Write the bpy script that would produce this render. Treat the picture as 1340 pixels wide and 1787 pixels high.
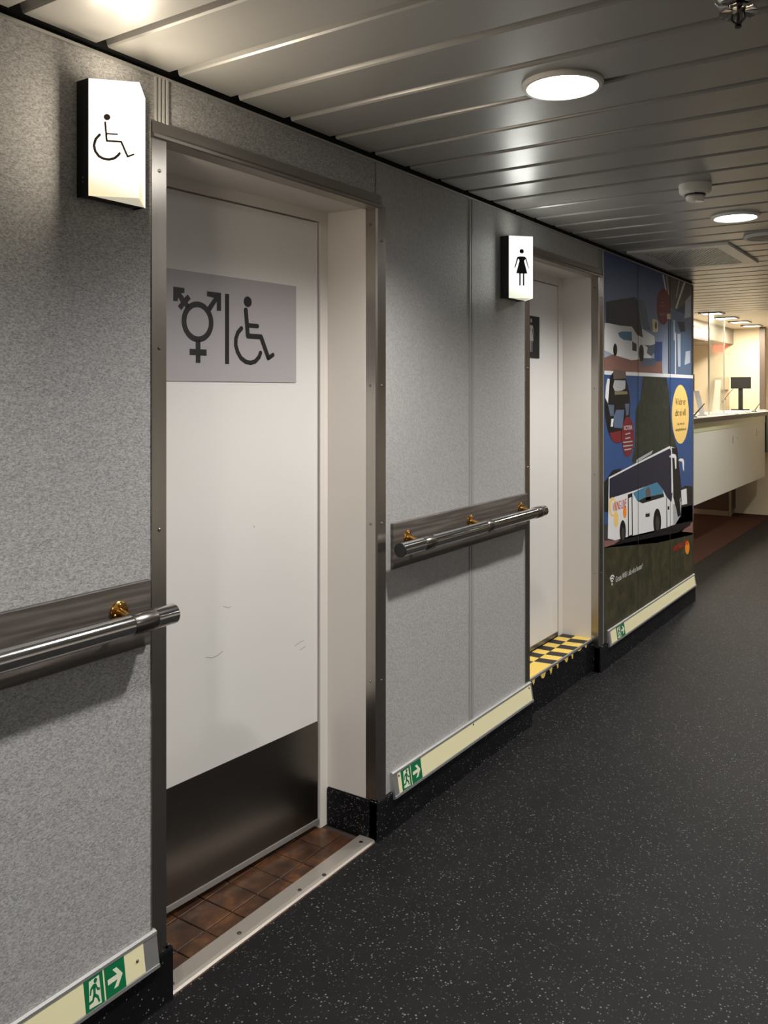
import bpy, bmesh, math, random
from mathutils import Vector
random.seed(7)
for o in list(bpy.data.objects):
    bpy.data.objects.remove(o, do_unlink=True)
scene = bpy.context.scene
COL = scene.collection

# ---------------------------------------------------------------- camera
CAM_H = 1.4176
THETA = math.radians(34.039)          # angle between corridor (+X) and the view axis
cam_d = bpy.data.cameras.new('camera')
cam = bpy.data.objects.new('camera', cam_d)
COL.objects.link(cam)
cam.location = (0, 0, CAM_H)
cam.rotation_euler = (math.pi/2, 0, THETA - math.pi/2)
cam_d.sensor_fit = 'HORIZONTAL'
cam_d.sensor_width = 36.0
cam_d.lens = 36.0*1510/1340
cam_d.shift_y = -208.5/1340
cam_d.clip_start = 0.02
cam_d.clip_end = 60
scene.camera = cam

# ---------------------------------------------------------------- world, light levels, exposure
w = bpy.data.worlds.new('world'); scene.world = w
w.use_nodes = True
w.node_tree.nodes['Background'].inputs[0].default_value = (0.5, 0.5, 0.5, 1)
w.node_tree.nodes['Background'].inputs[1].default_value = 0.05
scene.view_settings.view_transform = 'Standard'
scene.view_settings.look = 'None'
scene.view_settings.exposure = 0.0
scene.view_settings.gamma = 1.0
scene.view_settings.use_curve_mapping = False
DOWN_W = 128.0        # each corridor downlight (spot)
DOWN_COL = (1.0, 0.975, 0.94)
DOWN_GLASS = 22.0
SIGN_W = 4.3         # tubes behind each face of the near lit pictogram box
SIGN2_W = 1.2        # the same in the far box
SIGN_COL = (1.0, 0.865, 0.67)
SIGN2_COL = (0.98, 1.0, 0.93)
DESK_W = 14.0        # each square light over the counter
DESK_COL = (1.0, 0.88, 0.71)

# ---------------------------------------------------------------- constants of the place (metres)
D = 1.553            # corridor wall face (Y)
ZC = 2.165           # underside of ceiling planks
ZW = 2.148           # top of wall panels
PHI = math.radians(3.3)   # first door sits slightly skewed in its reveal

# ---------------------------------------------------------------- materials
def lin(c):
    return tuple(((v/255)/12.92 if v/255 <= 0.04045 else ((v/255+0.055)/1.055)**2.4) for v in c)
MATS = {}
def mat(name, rgb, rough=0.5, metal=0.0, spec=0.5, emit=None, estr=0.0, srgb=True, coat=0.0):
    m = bpy.data.materials.new(name); m.use_nodes = True
    b = m.node_tree.nodes['Principled BSDF']
    col = lin(rgb) if srgb else rgb
    b.inputs['Base Color'].default_value = (*col, 1)
    b.inputs['Roughness'].default_value = rough
    b.inputs['Metallic'].default_value = metal
    b.inputs['Specular IOR Level'].default_value = spec
    b.inputs['Coat Weight'].default_value = coat
    if emit:
        b.inputs['Emission Color'].default_value = (*emit, 1)
        b.inputs['Emission Strength'].default_value = estr
    MATS[name] = m
    return m
def nodes_of(name):
    m = MATS[name]; nt = m.node_tree
    return nt, nt.nodes['Principled BSDF']
def coords(nt, scale=(1, 1, 1)):
    g = nt.nodes.new('ShaderNodeNewGeometry')
    mp = nt.nodes.new('ShaderNodeMapping'); mp.inputs['Scale'].default_value = scale
    nt.links.new(g.outputs['Position'], mp.inputs['Vector'])
    return mp.outputs['Vector']
def noise(nt, vec, scale, detail=3, rough=0.6):
    n = nt.nodes.new('ShaderNodeTexNoise')
    n.inputs['Scale'].default_value = scale; n.inputs['Detail'].default_value = detail
    n.inputs['Roughness'].default_value = rough
    nt.links.new(vec, n.inputs['Vector'])
    return n
def ramp(nt, fac, stops):
    r = nt.nodes.new('ShaderNodeValToRGB')
    while len(r.color_ramp.elements) < len(stops):
        r.color_ramp.elements.new(0.5)
    for e, (p, c) in zip(r.color_ramp.elements, stops):
        e.position = p; e.color = (*lin(c), 1)
    nt.links.new(fac, r.inputs['Fac'])
    return r
def bump(nt, b, height, strength=0.3, dist=0.002):
    bp = nt.nodes.new('ShaderNodeBump')
    bp.inputs['Strength'].default_value = strength; bp.inputs['Distance'].default_value = dist
    nt.links.new(height, bp.inputs['Height']); nt.links.new(bp.outputs['Normal'], b.inputs['Normal'])

# woven grey wall covering
mat('wall_weave', (150, 148, 146), 0.75, spec=0.3)
nt, b = nodes_of('wall_weave')
n = noise(nt, coords(nt, (0.55, 1, 1.1)), 330, 3, 0.8)
r = ramp(nt, n.outputs['Fac'], [(0.30, (104, 102, 100)), (0.45, (148, 147, 146)), (0.56, (168, 167, 166)), (0.72, (196, 195, 194))])
nt.links.new(r.outputs['Color'], b.inputs['Base Color'])
bump(nt, b, n.outputs['Fac'], 0.4, 0.002)
mat('wall_vinyl', (165, 164, 162), 0.55, spec=0.4)
nt, b = nodes_of('wall_vinyl')
n = noise(nt, coords(nt, (0.8, 1, 1)), 120, 4, 0.65)
r = ramp(nt, n.outputs['Fac'], [(0.30, (152, 151, 149)), (0.5, (164, 163, 161)), (0.7, (174, 173, 171))])
nt.links.new(r.outputs['Color'], b.inputs['Base Color'])
bump(nt, b, n.outputs['Fac'], 0.5, 0.004)
mat('grey_paint', (150, 149, 147), 0.5)
# speckled black rubber
def speckle(name, base, lo, hi, scale, rough):
    mat(name, base, rough, spec=0.14)
    nt, b = nodes_of(name)
    vec = coords(nt)
    v = nt.nodes.new('ShaderNodeTexVoronoi'); v.inputs['Scale'].default_value = scale
    nt.links.new(vec, v.inputs['Vector'])
    sep = nt.nodes.new('ShaderNodeSeparateColor'); nt.links.new(v.outputs['Color'], sep.inputs['Color'])
    mul = nt.nodes.new('ShaderNodeMath'); mul.operation = 'MULTIPLY'       # size of each chip
    nt.links.new(sep.outputs['Red'], mul.inputs[0]); mul.inputs[1].default_value = 0.45
    lt = nt.nodes.new('ShaderNodeMath'); lt.operation = 'LESS_THAN'
    nt.links.new(v.outputs['Distance'], lt.inputs[0]); nt.links.new(mul.outputs[0], lt.inputs[1])
    gt = nt.nodes.new('ShaderNodeMath'); gt.operation = 'GREATER_THAN'
    nt.links.new(sep.outputs['Green'], gt.inputs[0]); gt.inputs[1].default_value = 0.48
    an = nt.nodes.new('ShaderNodeMath'); an.operation = 'MULTIPLY'
    nt.links.new(lt.outputs[0], an.inputs[0]); nt.links.new(gt.outputs[0], an.inputs[1])
    chip = ramp(nt, sep.outputs['Blue'], [(0.0, lo), (1.0, hi)])
    n = noise(nt, vec, 6, 3, 0.6)
    basec = ramp(nt, n.outputs['Fac'], [(0.3, tuple(int(c*0.85) for c in base)), (0.7, tuple(int(c*1.15) for c in base))])
    mix = nt.nodes.new('ShaderNodeMix'); mix.data_type = 'RGBA'
    nt.links.new(an.outputs[0], mix.inputs['Factor'])
    nt.links.new(basec.outputs['Color'], mix.inputs['A']); nt.links.new(chip.outputs['Color'], mix.inputs['B'])
    nt.links.new(mix.outputs['Result'], b.inputs['Base Color'])
    n2 = noise(nt, vec, 260, 2, 0.5)
    bump(nt, b, n2.outputs['Fac'], 0.25, 0.001)
speckle('rubber_floor', (21, 20, 21), (42, 42, 44), (100, 98, 97), 165, 0.6)
speckle('rubber_base', (19, 19, 21), (64, 64, 68), (130, 127, 129), 165, 0.5)
# metals
def brushed(name, rgb, rough, scale):
    mat(name, rgb, rough, 1.0)
    nt, b = nodes_of(name)
    n = noise(nt, coords(nt, scale), 60, 3, 0.6)
    mr = nt.nodes.new('ShaderNodeMapRange')
    mr.inputs['To Min'].default_value = rough*0.93; mr.inputs['To Max'].default_value = rough*1.08
    nt.links.new(n.outputs['Fac'], mr.inputs['Value']); nt.links.new(mr.outputs['Result'], b.inputs['Roughness'])
    r = ramp(nt, n.outputs['Fac'], [(0.25, tuple(int(c*0.97) for c in rgb)), (0.75, rgb)])
    nt.links.new(r.outputs['Color'], b.inputs['Base Color'])
brushed('stainless', (178, 172, 164), 0.26, (1, 1, 0.04))
brushed('stainless_flat', (178, 172, 164), 0.30, (0.04, 1, 1))
brushed('kick_metal', (116, 110, 104), 0.30, (0.05, 1, 1))
mat('chrome', (205, 204, 202), 0.12, 1.0)
mat('collar_metal', (120, 114, 110), 0.28, 1.0)
mat('brass', (196, 150, 78), 0.2, 1.0)
mat('aluminium', (190, 189, 187), 0.35, 0.8)
mat('aluminium_dark', (120, 119, 117), 0.35, 0.8)
mat('screw_metal', (150, 145, 138), 0.3, 1.0)
mat('black', (12, 12, 12), 0.45)
mat('black_void', (6, 6, 6), 0.9)
mat('joint_dark', (40, 39, 38), 0.6)
# ceiling enamel
mat('ceiling_metal', (152, 150, 146), 0.30, 0.25, spec=0.6)
nt, b = nodes_of('ceiling_metal')
n = noise(nt, coords(nt, (1, 0.15, 1)), 40, 3, 0.6)
mr = nt.nodes.new('ShaderNodeMapRange'); mr.inputs['To Min'].default_value = 0.31; mr.inputs['To Max'].default_value = 0.41
nt.links.new(n.outputs['Fac'], mr.inputs['Value']); nt.links.new(mr.outputs['Result'], b.inputs['Roughness'])
mat('ceiling_plain', (226, 216, 198), 0.5)
mat('ceiling_joint', (92, 90, 87), 0.5)
# paints
mat('door_white', (220, 217, 213), 0.35, spec=0.5)
mat('jamb_white', (216, 210, 203), 0.45)
mat('sign_grey', (168, 163, 165), 0.4, spec=0.4)
mat('picto_black', (20, 19, 20), 0.5)
mat('picto_grey', (104, 94, 86), 0.5)
mat('scuff', (120, 112, 106), 0.6)
mat('lum_cream', (226, 219, 178), 0.45)
mat('lum_white', (214, 216, 190), 0.5)
mat('safety_green', (0, 104, 62), 0.45)
mat('cream_wall', (236, 222, 194), 0.6)
mat('counter_white', (206, 204, 192), 0.35)
mat('counter_edge', (34, 30, 28), 0.45)
mat('counter_top', (225, 220, 208), 0.3)
mat('glass_lip', (178, 182, 140), 0.3)
mat('brown_carpet', (66, 42, 36), 0.95, spec=0.1)
nt, b = nodes_of('brown_carpet')
n = noise(nt, coords(nt), 90, 3, 0.7)
r = ramp(nt, n.outputs['Fac'], [(0.3, (44, 27, 24)), (0.7, (88, 58, 48))])
nt.links.new(r.outputs['Color'], b.inputs['Base Color'])
mat('brown_cabinet', (70, 50, 46), 0.5)
mat('taupe', (128, 116, 104), 0.5)
mat('fascia_grey', (150, 142, 128), 0.5)
mat('fascia_light', (196, 188, 174), 0.5)
mat('beige_box', (196, 178, 150), 0.6)
mat('post_brown', (96, 84, 76), 0.5)
mat('green_dark', (10, 60, 32), 0.4)
mat('paper_white', (244, 242, 236), 0.6)
mat('red_sign', (220, 70, 50), 0.5, emit=(1.0, 0.10, 0.05), estr=2.5)
mat('yellow_tape', (222, 190, 92), 0.5)
mat('black_tape', (24, 22, 22), 0.5)
mat('detector', (222, 219, 210), 0.4)
mat('lens_clear', (235, 235, 230), 0.2)
mat('lamp_glass', (240, 240, 238), 0.3, emit=(1.0, 0.985, 0.96), estr=DOWN_GLASS)
mat('desk_lamp_glass', (240, 240, 238), 0.3, emit=(1.0, 0.95, 0.86), estr=5.0)
mat('sign_lit', (240, 238, 230), 0.35, emit=(1.0, 0.95, 0.84), estr=1.5)
mat('sign_cool', (238, 240, 236), 0.35, emit=(0.97, 1.0, 0.95), estr=1.5)
for nm, warm in (('sign_lit', (255, 232, 186)), ('sign_cool', (232, 240, 216))):
    nt, b = nodes_of(nm)
    b.inputs['Emission Strength'].default_value = 1.0
    tc = nt.nodes.new('ShaderNodeTexCoord'); sp = nt.nodes.new('ShaderNodeSeparateXYZ')
    nt.links.new(tc.outputs['Generated'], sp.inputs[0])
    ml = nt.nodes.new('ShaderNodeMath'); ml.operation = 'MULTIPLY_ADD'; ml.inputs[1].default_value = 0.16
    nt.links.new(sp.outputs['X'], ml.inputs[0]); nt.links.new(sp.outputs['Z'], ml.inputs[2])
    r = ramp(nt, ml.outputs[0], [(0.0, tuple(int(c*0.95) for c in warm)), (0.09, warm), (0.22, (255, 254, 250)), (1.0, (244, 246, 250))])
    nt.links.new(r.outputs['Color'], b.inputs['Emission Color'])
mat('sign_edge', (232, 226, 206), 0.35, emit=(1.0, 0.90, 0.68), estr=0.5)
mat('threshold', (196, 188, 178), 0.36, 0.75)
mat('glass', (235, 242, 238), 0.05)
MATS['glass'].node_tree.nodes['Principled BSDF'].inputs['Transmission Weight'].default_value = 0.96
MATS['glass'].node_tree.nodes['Principled BSDF'].inputs['IOR'].default_value = 1.15
mat('glass_edge', (236, 232, 220), 0.3)
# dark limed-wood laminate of the handrail boards
mat('wood', (84, 78, 74), 0.5)
nt, b = nodes_of('wood')
vec = coords(nt, (0.9, 1, 14))
n1 = noise(nt, vec, 5.0, 4, 0.6)
wv = nt.nodes.new('ShaderNodeTexWave'); wv.wave_type = 'BANDS'; wv.bands_direction = 'Z'
wv.inputs['Scale'].default_value = 0.9; wv.inputs['Distortion'].default_value = 14; wv.inputs['Detail'].default_value = 4
wv.inputs['Detail Scale'].default_value = 1.4
nt.links.new(vec, wv.inputs['Vector'])
ad = nt.nodes.new('ShaderNodeMath'); ad.operation = 'ADD'
ml = nt.nodes.new('ShaderNodeMath'); ml.operation = 'MULTIPLY'; ml.inputs[1].default_value = 0.3
nt.links.new(wv.outputs['Fac'], ml.inputs[0]); nt.links.new(ml.outputs[0], ad.inputs[0]); nt.links.new(n1.outputs['Fac'], ad.inputs[1])
r = ramp(nt, ad.outputs[0], [(0.30, (58, 52, 48)), (0.62, (78, 71, 66)), (0.95, (102, 94, 88))])
nt.links.new(r.outputs['Color'], b.inputs['Base Color'])
# brown floor tile
mat('tile_brown', (92, 60, 40), 0.35)
nt, b = nodes_of('tile_brown')
n = noise(nt, coords(nt), 14, 4, 0.65)
r = ramp(nt, n.outputs['Fac'], [(0.3, (42, 29, 22)), (0.5, (66, 43, 29)), (0.7, (102, 66, 38))])
nt.links.new(r.outputs['Color'], b.inputs['Base Color'])
mat('grout', (46, 36, 30), 0.8)
# colours of the printed mural
for nm, c in dict(sky_with_glare=(86, 98, 122), sky_blue=(48, 78, 128), cabin_dark=(54, 58, 72), cabin_brown=(100, 86, 82),
                  cabin_blue=(86, 106, 132), cabin_light=(176, 186, 196), paving=(132, 96, 88), print_white=(222, 222, 222),
                  print_grey=(168, 170, 172), print_black=(18, 18, 22), coach_glass=(34, 36, 56), slate=(84, 98, 118),
                  teal=(70, 126, 158), cream_print=(222, 206, 166), burgundy=(116, 34, 42), faint_red=(150, 96, 96),
                  tree=(44, 50, 46), tree_dark=(24, 28, 28), road=(62, 60, 60), yellow_print=(238, 200, 118),
                  orange_print=(238, 140, 40), red_print=(200, 44, 38), grass_light=(120, 118, 90)).items():
    mat(nm, c, 0.42, spec=0.25)
mat('grass', (62, 60, 40), 0.35)
for nm, sc, st in (('grass', 9, [(0.3, (38, 38, 28)), (0.5, (60, 58, 38)), (0.7, (86, 76, 52))]),
                   ('tree', 26, [(0.3, (28, 34, 32)), (0.55, (46, 52, 46)), (0.75, (74, 78, 66))])):
    nt, b = nodes_of(nm)
    n = noise(nt, coords(nt), sc, 6, 0.75)
    r = ramp(nt, n.outputs['Fac'], st)
    nt.links.new(r.outputs['Color'], b.inputs['Base Color'])
# sky of the upper print darkens upward (printed gradient, with reflected haze mixed into its colours)
nt, b = nodes_of('sky_with_glare')
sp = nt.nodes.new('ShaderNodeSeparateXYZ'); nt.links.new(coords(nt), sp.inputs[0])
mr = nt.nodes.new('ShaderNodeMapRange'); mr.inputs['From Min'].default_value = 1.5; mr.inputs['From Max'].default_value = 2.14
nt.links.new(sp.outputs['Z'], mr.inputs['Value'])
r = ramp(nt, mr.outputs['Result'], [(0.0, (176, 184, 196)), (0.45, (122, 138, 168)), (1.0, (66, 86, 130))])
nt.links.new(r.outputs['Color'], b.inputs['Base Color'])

# ---------------------------------------------------------------- geometry helpers
ORG = {}
def tag(o, label=None, cat=None, group=None, kind=None):
    if label: o['label'] = label
    if cat: o['category'] = cat
    if group: o['group'] = group
    if kind: o['kind'] = kind
    return o
def link(o, org, parent):
    COL.objects.link(o)
    ORG[o.name] = Vector(org)
    if parent is None:
        o.location = org
    else:
        o.parent = parent
        o.location = Vector(org) - ORG[parent.name]
    return o
def empty(name, loc, parent=None):
    o = bpy.data.objects.new(name, None); o.empty_display_size = 0.05
    return link(o, loc, parent)
def from_bm(name, bm, material, parent=None, smooth=False, org=None):
    bmesh.ops.recalc_face_normals(bm, faces=bm.faces)
    vs = [v.co for v in bm.verts]
    if org is None:
        lo = [min(v[i] for v in vs) for i in range(3)]; hi = [max(v[i] for v in vs) for i in range(3)]
        org = Vector(((lo[0]+hi[0])/2, (lo[1]+hi[1])/2, lo[2]))
    org = Vector(org)
    for v in bm.verts: v.co -= org
    me = bpy.data.meshes.new(name); bm.to_mesh(me); bm.free()
    if smooth:
        for p in me.polygons: p.use_smooth = True
        try: me.set_sharp_from_angle(angle=math.radians(27))
        except Exception: pass
    me.materials.append(MATS[material] if isinstance(material, str) else material)
    return link(bpy.data.objects.new(name, me), org, parent)
def bm_box(bm, x0, x1, y0, y1, z0, z1, bev=0.0, seg=2):
    vs = [bm.verts.new(p) for p in [(x0,y0,z0),(x1,y0,z0),(x1,y1,z0),(x0,y1,z0),(x0,y0,z1),(x1,y0,z1),(x1,y1,z1),(x0,y1,z1)]]
    fs = [bm.faces.new([vs[i] for i in q]) for q in [(0,3,2,1),(4,5,6,7),(0,1,5,4),(1,2,6,5),(2,3,7,6),(3,0,4,7)]]
    if bev > 0:
        es = list({e for f_ in fs for e in f_.edges})
        bmesh.ops.bevel(bm, geom=es, offset=bev, segments=seg, affect='EDGES')
def box(name, x0, x1, y0, y1, z0, z1, m, parent=None, bev=0.0, seg=2):
    bm = bmesh.new(); bm_box(bm, x0, x1, y0, y1, z0, z1, bev, seg)
    return from_bm(name, bm, m, parent, smooth=bev > 0)
def bm_prism(bm, pts2, fn, a, b):
    """pts2: list of 2-D points; fn(p, t) -> 3-D; a, b: extrusion parameters"""
    A = [bm.verts.new(fn(p, a)) for p in pts2]; B = [bm.verts.new(fn(p, b)) for p in pts2]
    n = len(pts2)
    bm.faces.new(A); bm.faces.new(B[::-1])
    for i in range(n):
        bm.faces.new([A[i], B[i], B[(i+1) % n], A[(i+1) % n]])
def prism(name, pts2, fn, a, b, m, parent=None, smooth=False):
    bm = bmesh.new(); bm_prism(bm, pts2, fn, a, b)
    return from_bm(name, bm, m, parent, smooth)
def profile_x(name, pts, x0, x1, m, parent=None, smooth=False):     # (y,z) profile drawn along X
    return prism(name, pts, lambda p, t: (t, p[0], p[1]), x0, x1, m, parent, smooth)
def bm_lathe(bm, prof, c, axis='Z', n=32):
    """prof: (radius, height) from start to end; closed with caps where radius > 0"""
    rings = []
    for r_, h_ in prof:
        ring = []
        for k in range(n):
            a = 2*math.pi*k/n; p, q = r_*math.cos(a), r_*math.sin(a)
            if axis == 'Z': co = (c[0]+p, c[1]+q, c[2]+h_)
            elif axis == 'Y': co = (c[0]+p, c[1]+h_, c[2]+q)
            else: co = (c[0]+h_, c[1]+p, c[2]+q)
            ring.append(bm.verts.new(co))
        rings.append(ring)
    for A, B in zip(rings, rings[1:]):
        for k in range(n):
            bm.faces.new([A[k], A[(k+1) % n], B[(k+1) % n], B[k]])
    bm.faces.new(rings[0][::-1]); bm.faces.new(rings[-1])
def lathe(name, prof, c, m, parent=None, axis='Z', n=32):
    bm = bmesh.new(); bm_lathe(bm, prof, c, axis, n)
    return from_bm(name, bm, m, parent, smooth=True)
def bm_tube(bm, p0, p1, r0, r1=None, n=16):
    p0, p1 = Vector(p0), Vector(p1); r1 = r0 if r1 is None else r1
    d = (p1-p0).normalized(); u = d.orthogonal().normalized(); v = d.cross(u)
    A, B = [], []
    for k in range(n):
        a = 2*math.pi*k/n; e = u*math.cos(a)+v*math.sin(a)
        A.append(bm.verts.new(p0+e*r0)); B.append(bm.verts.new(p1+e*r1))
    for k in range(n): bm.faces.new([A[k], A[(k+1) % n], B[(k+1) % n], B[k]])
    bm.faces.new(A[::-1]); bm.faces.new(B)
def tube(name, p0, p1, r0, m, parent=None, r1=None, n=16):
    bm = bmesh.new(); bm_tube(bm, p0, p1, r0, r1, n)
    return from_bm(name, bm, m, parent, smooth=True)
# flat marks: shapes in a vertical plane, O + u*a + z, standing w metres proud of it
class Plane:
    def __init__(s, ox, oy, ang):
        s.O = (ox, oy); s.a = (math.cos(ang), math.sin(ang)); s.n = (math.sin(ang), -math.cos(ang))
    def p(s, u, z, w_=0.0):
        return (s.O[0]+u*s.a[0]+w_*s.n[0], s.O[1]+u*s.a[1]+w_*s.n[1], z)
def bm_plate(bm, pl, pts, w0, w1):
    bm_prism(bm, pts, lambda p, t: pl.p(p[0], p[1], t), w0, w1)
def plate(name, pl, pts, w0, w1, m, parent=None):
    bm = bmesh.new(); bm_plate(bm, pl, pts, w0, w1)
    return from_bm(name, bm, m, parent)
def circ(cx, cz, rx, rz=None, n=28):
    rz = rx if rz is None else rz
    return [(cx+rx*math.cos(2*math.pi*k/n), cz+rz*math.sin(2*math.pi*k/n)) for k in range(n)]
def stroke_pts(bm, pl, pts, wd, w0, w1, caps=True):
    for (u0, z0), (u1, z1) in zip(pts, pts[1:]):
        L = math.hypot(u1-u0, z1-z0)
        if L < 1e-6: continue
        nx, nz = -(z1-z0)/L*wd/2, (u1-u0)/L*wd/2
        bm_plate(bm, pl, [(u0+nx, z0+nz), (u0-nx, z0-nz), (u1-nx, z1-nz), (u1+nx, z1+nz)], w0, w1)
    if caps:
        for (u, z) in pts: bm_plate(bm, pl, circ(u, z, wd/2, n=12), w0, w1*0.98)
def ring_pts(bm, pl, cx, cz, ro, ri, w0, w1, a0=0, a1=360, n=40):
    for k in range(n):
        A, B = math.radians(a0+(a1-a0)*k/n), math.radians(a0+(a1-a0)*(k+1)/n)
        bm_plate(bm, pl, [(cx+ro*math.cos(A), cz+ro*math.sin(A)), (cx+ro*math.cos(B), cz+ro*math.sin(B)),
                          (cx+ri*math.cos(B), cz+ri*math.sin(B)), (cx+ri*math.cos(A), cz+ri*math.sin(A))], w0, w1)
def text(name, body, x, z, width, y, m, parent, height=None, shear=0.0):
    """flat lettering on a wall plane Y = y, baseline at z, left end at x, fitted to a width (and height)"""
    cu = bpy.data.curves.new(name, 'FONT'); cu.body = body; cu.size = 0.1; cu.extrude = 0.0; cu.shear = shear
    cu.resolution_u = 3
    ob = bpy.data.objects.new(name+'_tmp', cu); COL.objects.link(ob)
    dg = bpy.context.evaluated_depsgraph_get()
    me = bpy.data.meshes.new_from_object(ob.evaluated_get(dg))
    bpy.data.objects.remove(ob, do_unlink=True)
    xs = [v.co.x for v in me.vertices]; zs = [v.co.y for v in me.vertices]
    sx = width/(max(xs)-min(xs)); sz = sx if height is None else height/(max(zs)-min(zs))
    x0 = min(xs)
    for v in me.vertices: v.co = Vector(((v.co.x-x0)*sx, 0, v.co.y*sz))
    me.name = name; me.materials.clear(); me.materials.append(MATS[m])
    return link(bpy.data.objects.new(name, me), (x, y, z), parent)
def copies(src, locs, parent):
    """more of the same small piece: shared mesh, one object each"""
    for l in locs:
        c = src.copy(); link(c, l, parent)

def words(name, body, x, z, width, y, m, parent, height, shear=0.0):
    """a line of lettering, one object for each word"""
    o = text(name, body, x, z, width, y, m, parent, height, shear)
    n = len(body.split())
    bm = bmesh.new(); bm.from_mesh(o.data)
    seen, isl = set(), []
    for v in bm.verts:
        if v in seen: continue
        st, comp = [v], []
        seen.add(v)
        while st:
            a = st.pop(); comp.append(a)
            for e in a.link_edges:
                q = e.other_vert(a)
                if q not in seen: seen.add(q); st.append(q)
        isl.append((min(a.co.x for a in comp), max(a.co.x for a in comp), comp))
    isl.sort(key=lambda t: t[0])
    gaps = []; right = isl[0][1]
    for i in range(1, len(isl)):
        gaps.append((isl[i][0]-right, i)); right = max(right, isl[i][1])
    cuts = sorted(i for g_, i in sorted(gaps, reverse=True)[:n-1])
    groups = [isl[a:b_] for a, b_ in zip([0]+cuts, cuts+[len(isl)])]
    for gi, g_ in enumerate(groups):
        keep = {v.index for t in g_ for v in t[2]}
        b2 = bmesh.new(); b2.from_mesh(o.data); b2.verts.ensure_lookup_table()
        bmesh.ops.delete(b2, geom=[v for v in b2.verts if v.index not in keep], context='VERTS')
        me = bpy.data.meshes.new(name); b2.to_mesh(me); b2.free(); me.materials.append(MATS[m])
        link(bpy.data.objects.new(name, me), (x, y, z), parent)
    bm.free(); bpy.data.objects.remove(o, do_unlink=True)

# ================================================================ STRUCTURE
# ---- floor
fl = empty('floor', (3, 0, 0)); tag(fl, 'black speckled rubber corridor floor', 'floor', kind='structure')
box('rubber_sheet', -2.6, 11.0, -2.6, 1.546, -0.03, 0.0, 'rubber_floor', fl)
box('rubber_sheet', 6.05, 11.0, 1.546, 1.87, -0.03, 0.0, 'rubber_floor', fl)
box('rubber_sheet', 3.39, 4.26, 1.546, 1.60, -0.03, 0.0, 'rubber_floor', fl)
box('carpet', 6.05, 11.0, 1.87, 3.0, -0.03, 0.002, 'brown_carpet', fl)
box('grout_bed', 1.37, 2.27, 1.546, 1.90, -0.03, -0.004, 'grout', fl)
tl = None
rows = [(1.545, 1.664), (1.667, 1.767), (1.770, 1.870)]
for (ya, yb) in rows:
    src = None
    for k in range(9):
        x = 1.325 + 0.1*k + 0.0
        xa, xb = max(x+0.0015, 1.386), min(x+0.0985, 2.252)
        if xb-xa < 0.01: continue
        box('tile', xa, xb, ya, yb, -0.02, 0.0+random.uniform(-0.0006, 0.0006), 'tile_brown', fl, 0.0015, 1)
# ---- ceiling of metal planks
ce = empty('ceiling', (3, 0, ZC)); tag(ce, 'grey metal plank ceiling', 'ceiling', kind='structure')
PITCH = 0.204
prof = [(0.000, 0.024), (0.006, 0.004), (0.010, 0.0), (0.181, 0.0), (0.185, 0.004), (0.189, 0.024)]
bm = bmesh.new()
bm_prism(bm, prof, lambda p, t: (p[0], t, ZC+p[1]), -2.6, 1.545)
k0 = -18
x_first = 1.211 + PITCH*k0
for v in bm.verts: v.co.x += x_first
pk = from_bm('ceiling_plank', bm, 'ceiling_metal', ce)
lo = ORG[pk.name].copy()
n_short = int((6.06-x_first)/PITCH)+1          # planks ending at the corridor wall; beyond it they run on over the counter
copies(pk, [lo + Vector((PITCH*i, 0, 0)) for i in range(1, n_short)], ce)
bm = bmesh.new()
bm_prism(bm, prof, lambda p, t: (p[0]+x_first+PITCH*n_short, t, ZC+p[1]), -2.6, 3.0)
pk2 = from_bm('ceiling_plank', bm, 'ceiling_metal', ce)
lo = ORG[pk2.name].copy()
copies(pk2, [lo + Vector((PITCH*i, 0, 0)) for i in range(1, 54-n_short)], ce)
X_END = x_first + PITCH*54 - 0.015
box('joint_backing', -2.6, X_END, -2.6, 3.0, ZC+0.0245, ZC+0.04, 'ceiling_joint', ce)
box('plain_panel', X_END, 11.0, -2.6, 3.0, ZC, ZC+0.04, 'ceiling_plain', ce)
box('shadow_gap', -2.6, 6.05, 1.56, 1.60, ZW, ZC+0.0245, 'black_void', ce)
# ---- corridor wall with the doors
wl = empty('wall_left', (2, D, 0)); tag(wl, 'grey textured wall panels along the corridor', 'wall', kind='structure')
box('wall_panel', -2.6, 1.385, D, 1.76, 0, ZW, 'wall_weave', wl)
box('wall_panel', 1.385, 2.256, D, 1.76, 2.012, ZW, 'wall_weave', wl)
box('wall_panel', 2.257, 2.866, D, 1.76, 0, ZW, 'wall_vinyl', wl)
box('wall_panel', 2.905, 3.398, D, 1.76, 0, ZW, 'wall_vinyl', wl)
box('wall_panel', 3.398, 4.246, D, 1.76, 2.012, ZW, 'wall_vinyl', wl)
box('wall_panel', 4.246, 6.055, D+0.004, 1.76, 0, ZW, 'grey_paint', wl)
# joint profile between the panels beside the handrail, and short ones over the door heads
def joint(xa, xb, z0, z1, m='grey_paint'):
    w_ = xb-xa
    profile = [(xa, 0.006), (xa+w_*0.10, -0.0035), (xa+w_*0.36, -0.0035), (xa+w_*0.42, 0.004), (xa+w_*0.52, 0.004),
               (xa+w_*0.58, -0.0025), (xa+w_*0.95, -0.0025), (xb, 0.006), (xb, 0.15), (xa, 0.15)]
    prism('joint_profile', profile, lambda p, t: (p[0], D+p[1], t), z0, z1, m, wl)
joint(2.866, 2.905, 0.12, ZW)
bm = bmesh.new()
for i in range(4):
    bm_box(bm, 1.352+0.0115*i, 1.360+0.0115*i, D-0.006, D+0.001, 2.042, ZW, 0.0015, 1)
from_bm('joint_profile', bm, 'grey_paint', wl)
box('joint_line', 2.248, 2.251, D-0.0008, D+0.001, 2.042, ZW, 'aluminium_dark', wl)
box('joint_line', 4.236, 4.240, D-0.0008, D+0.001, 2.042, ZW, 'aluminium_dark', wl)
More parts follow.
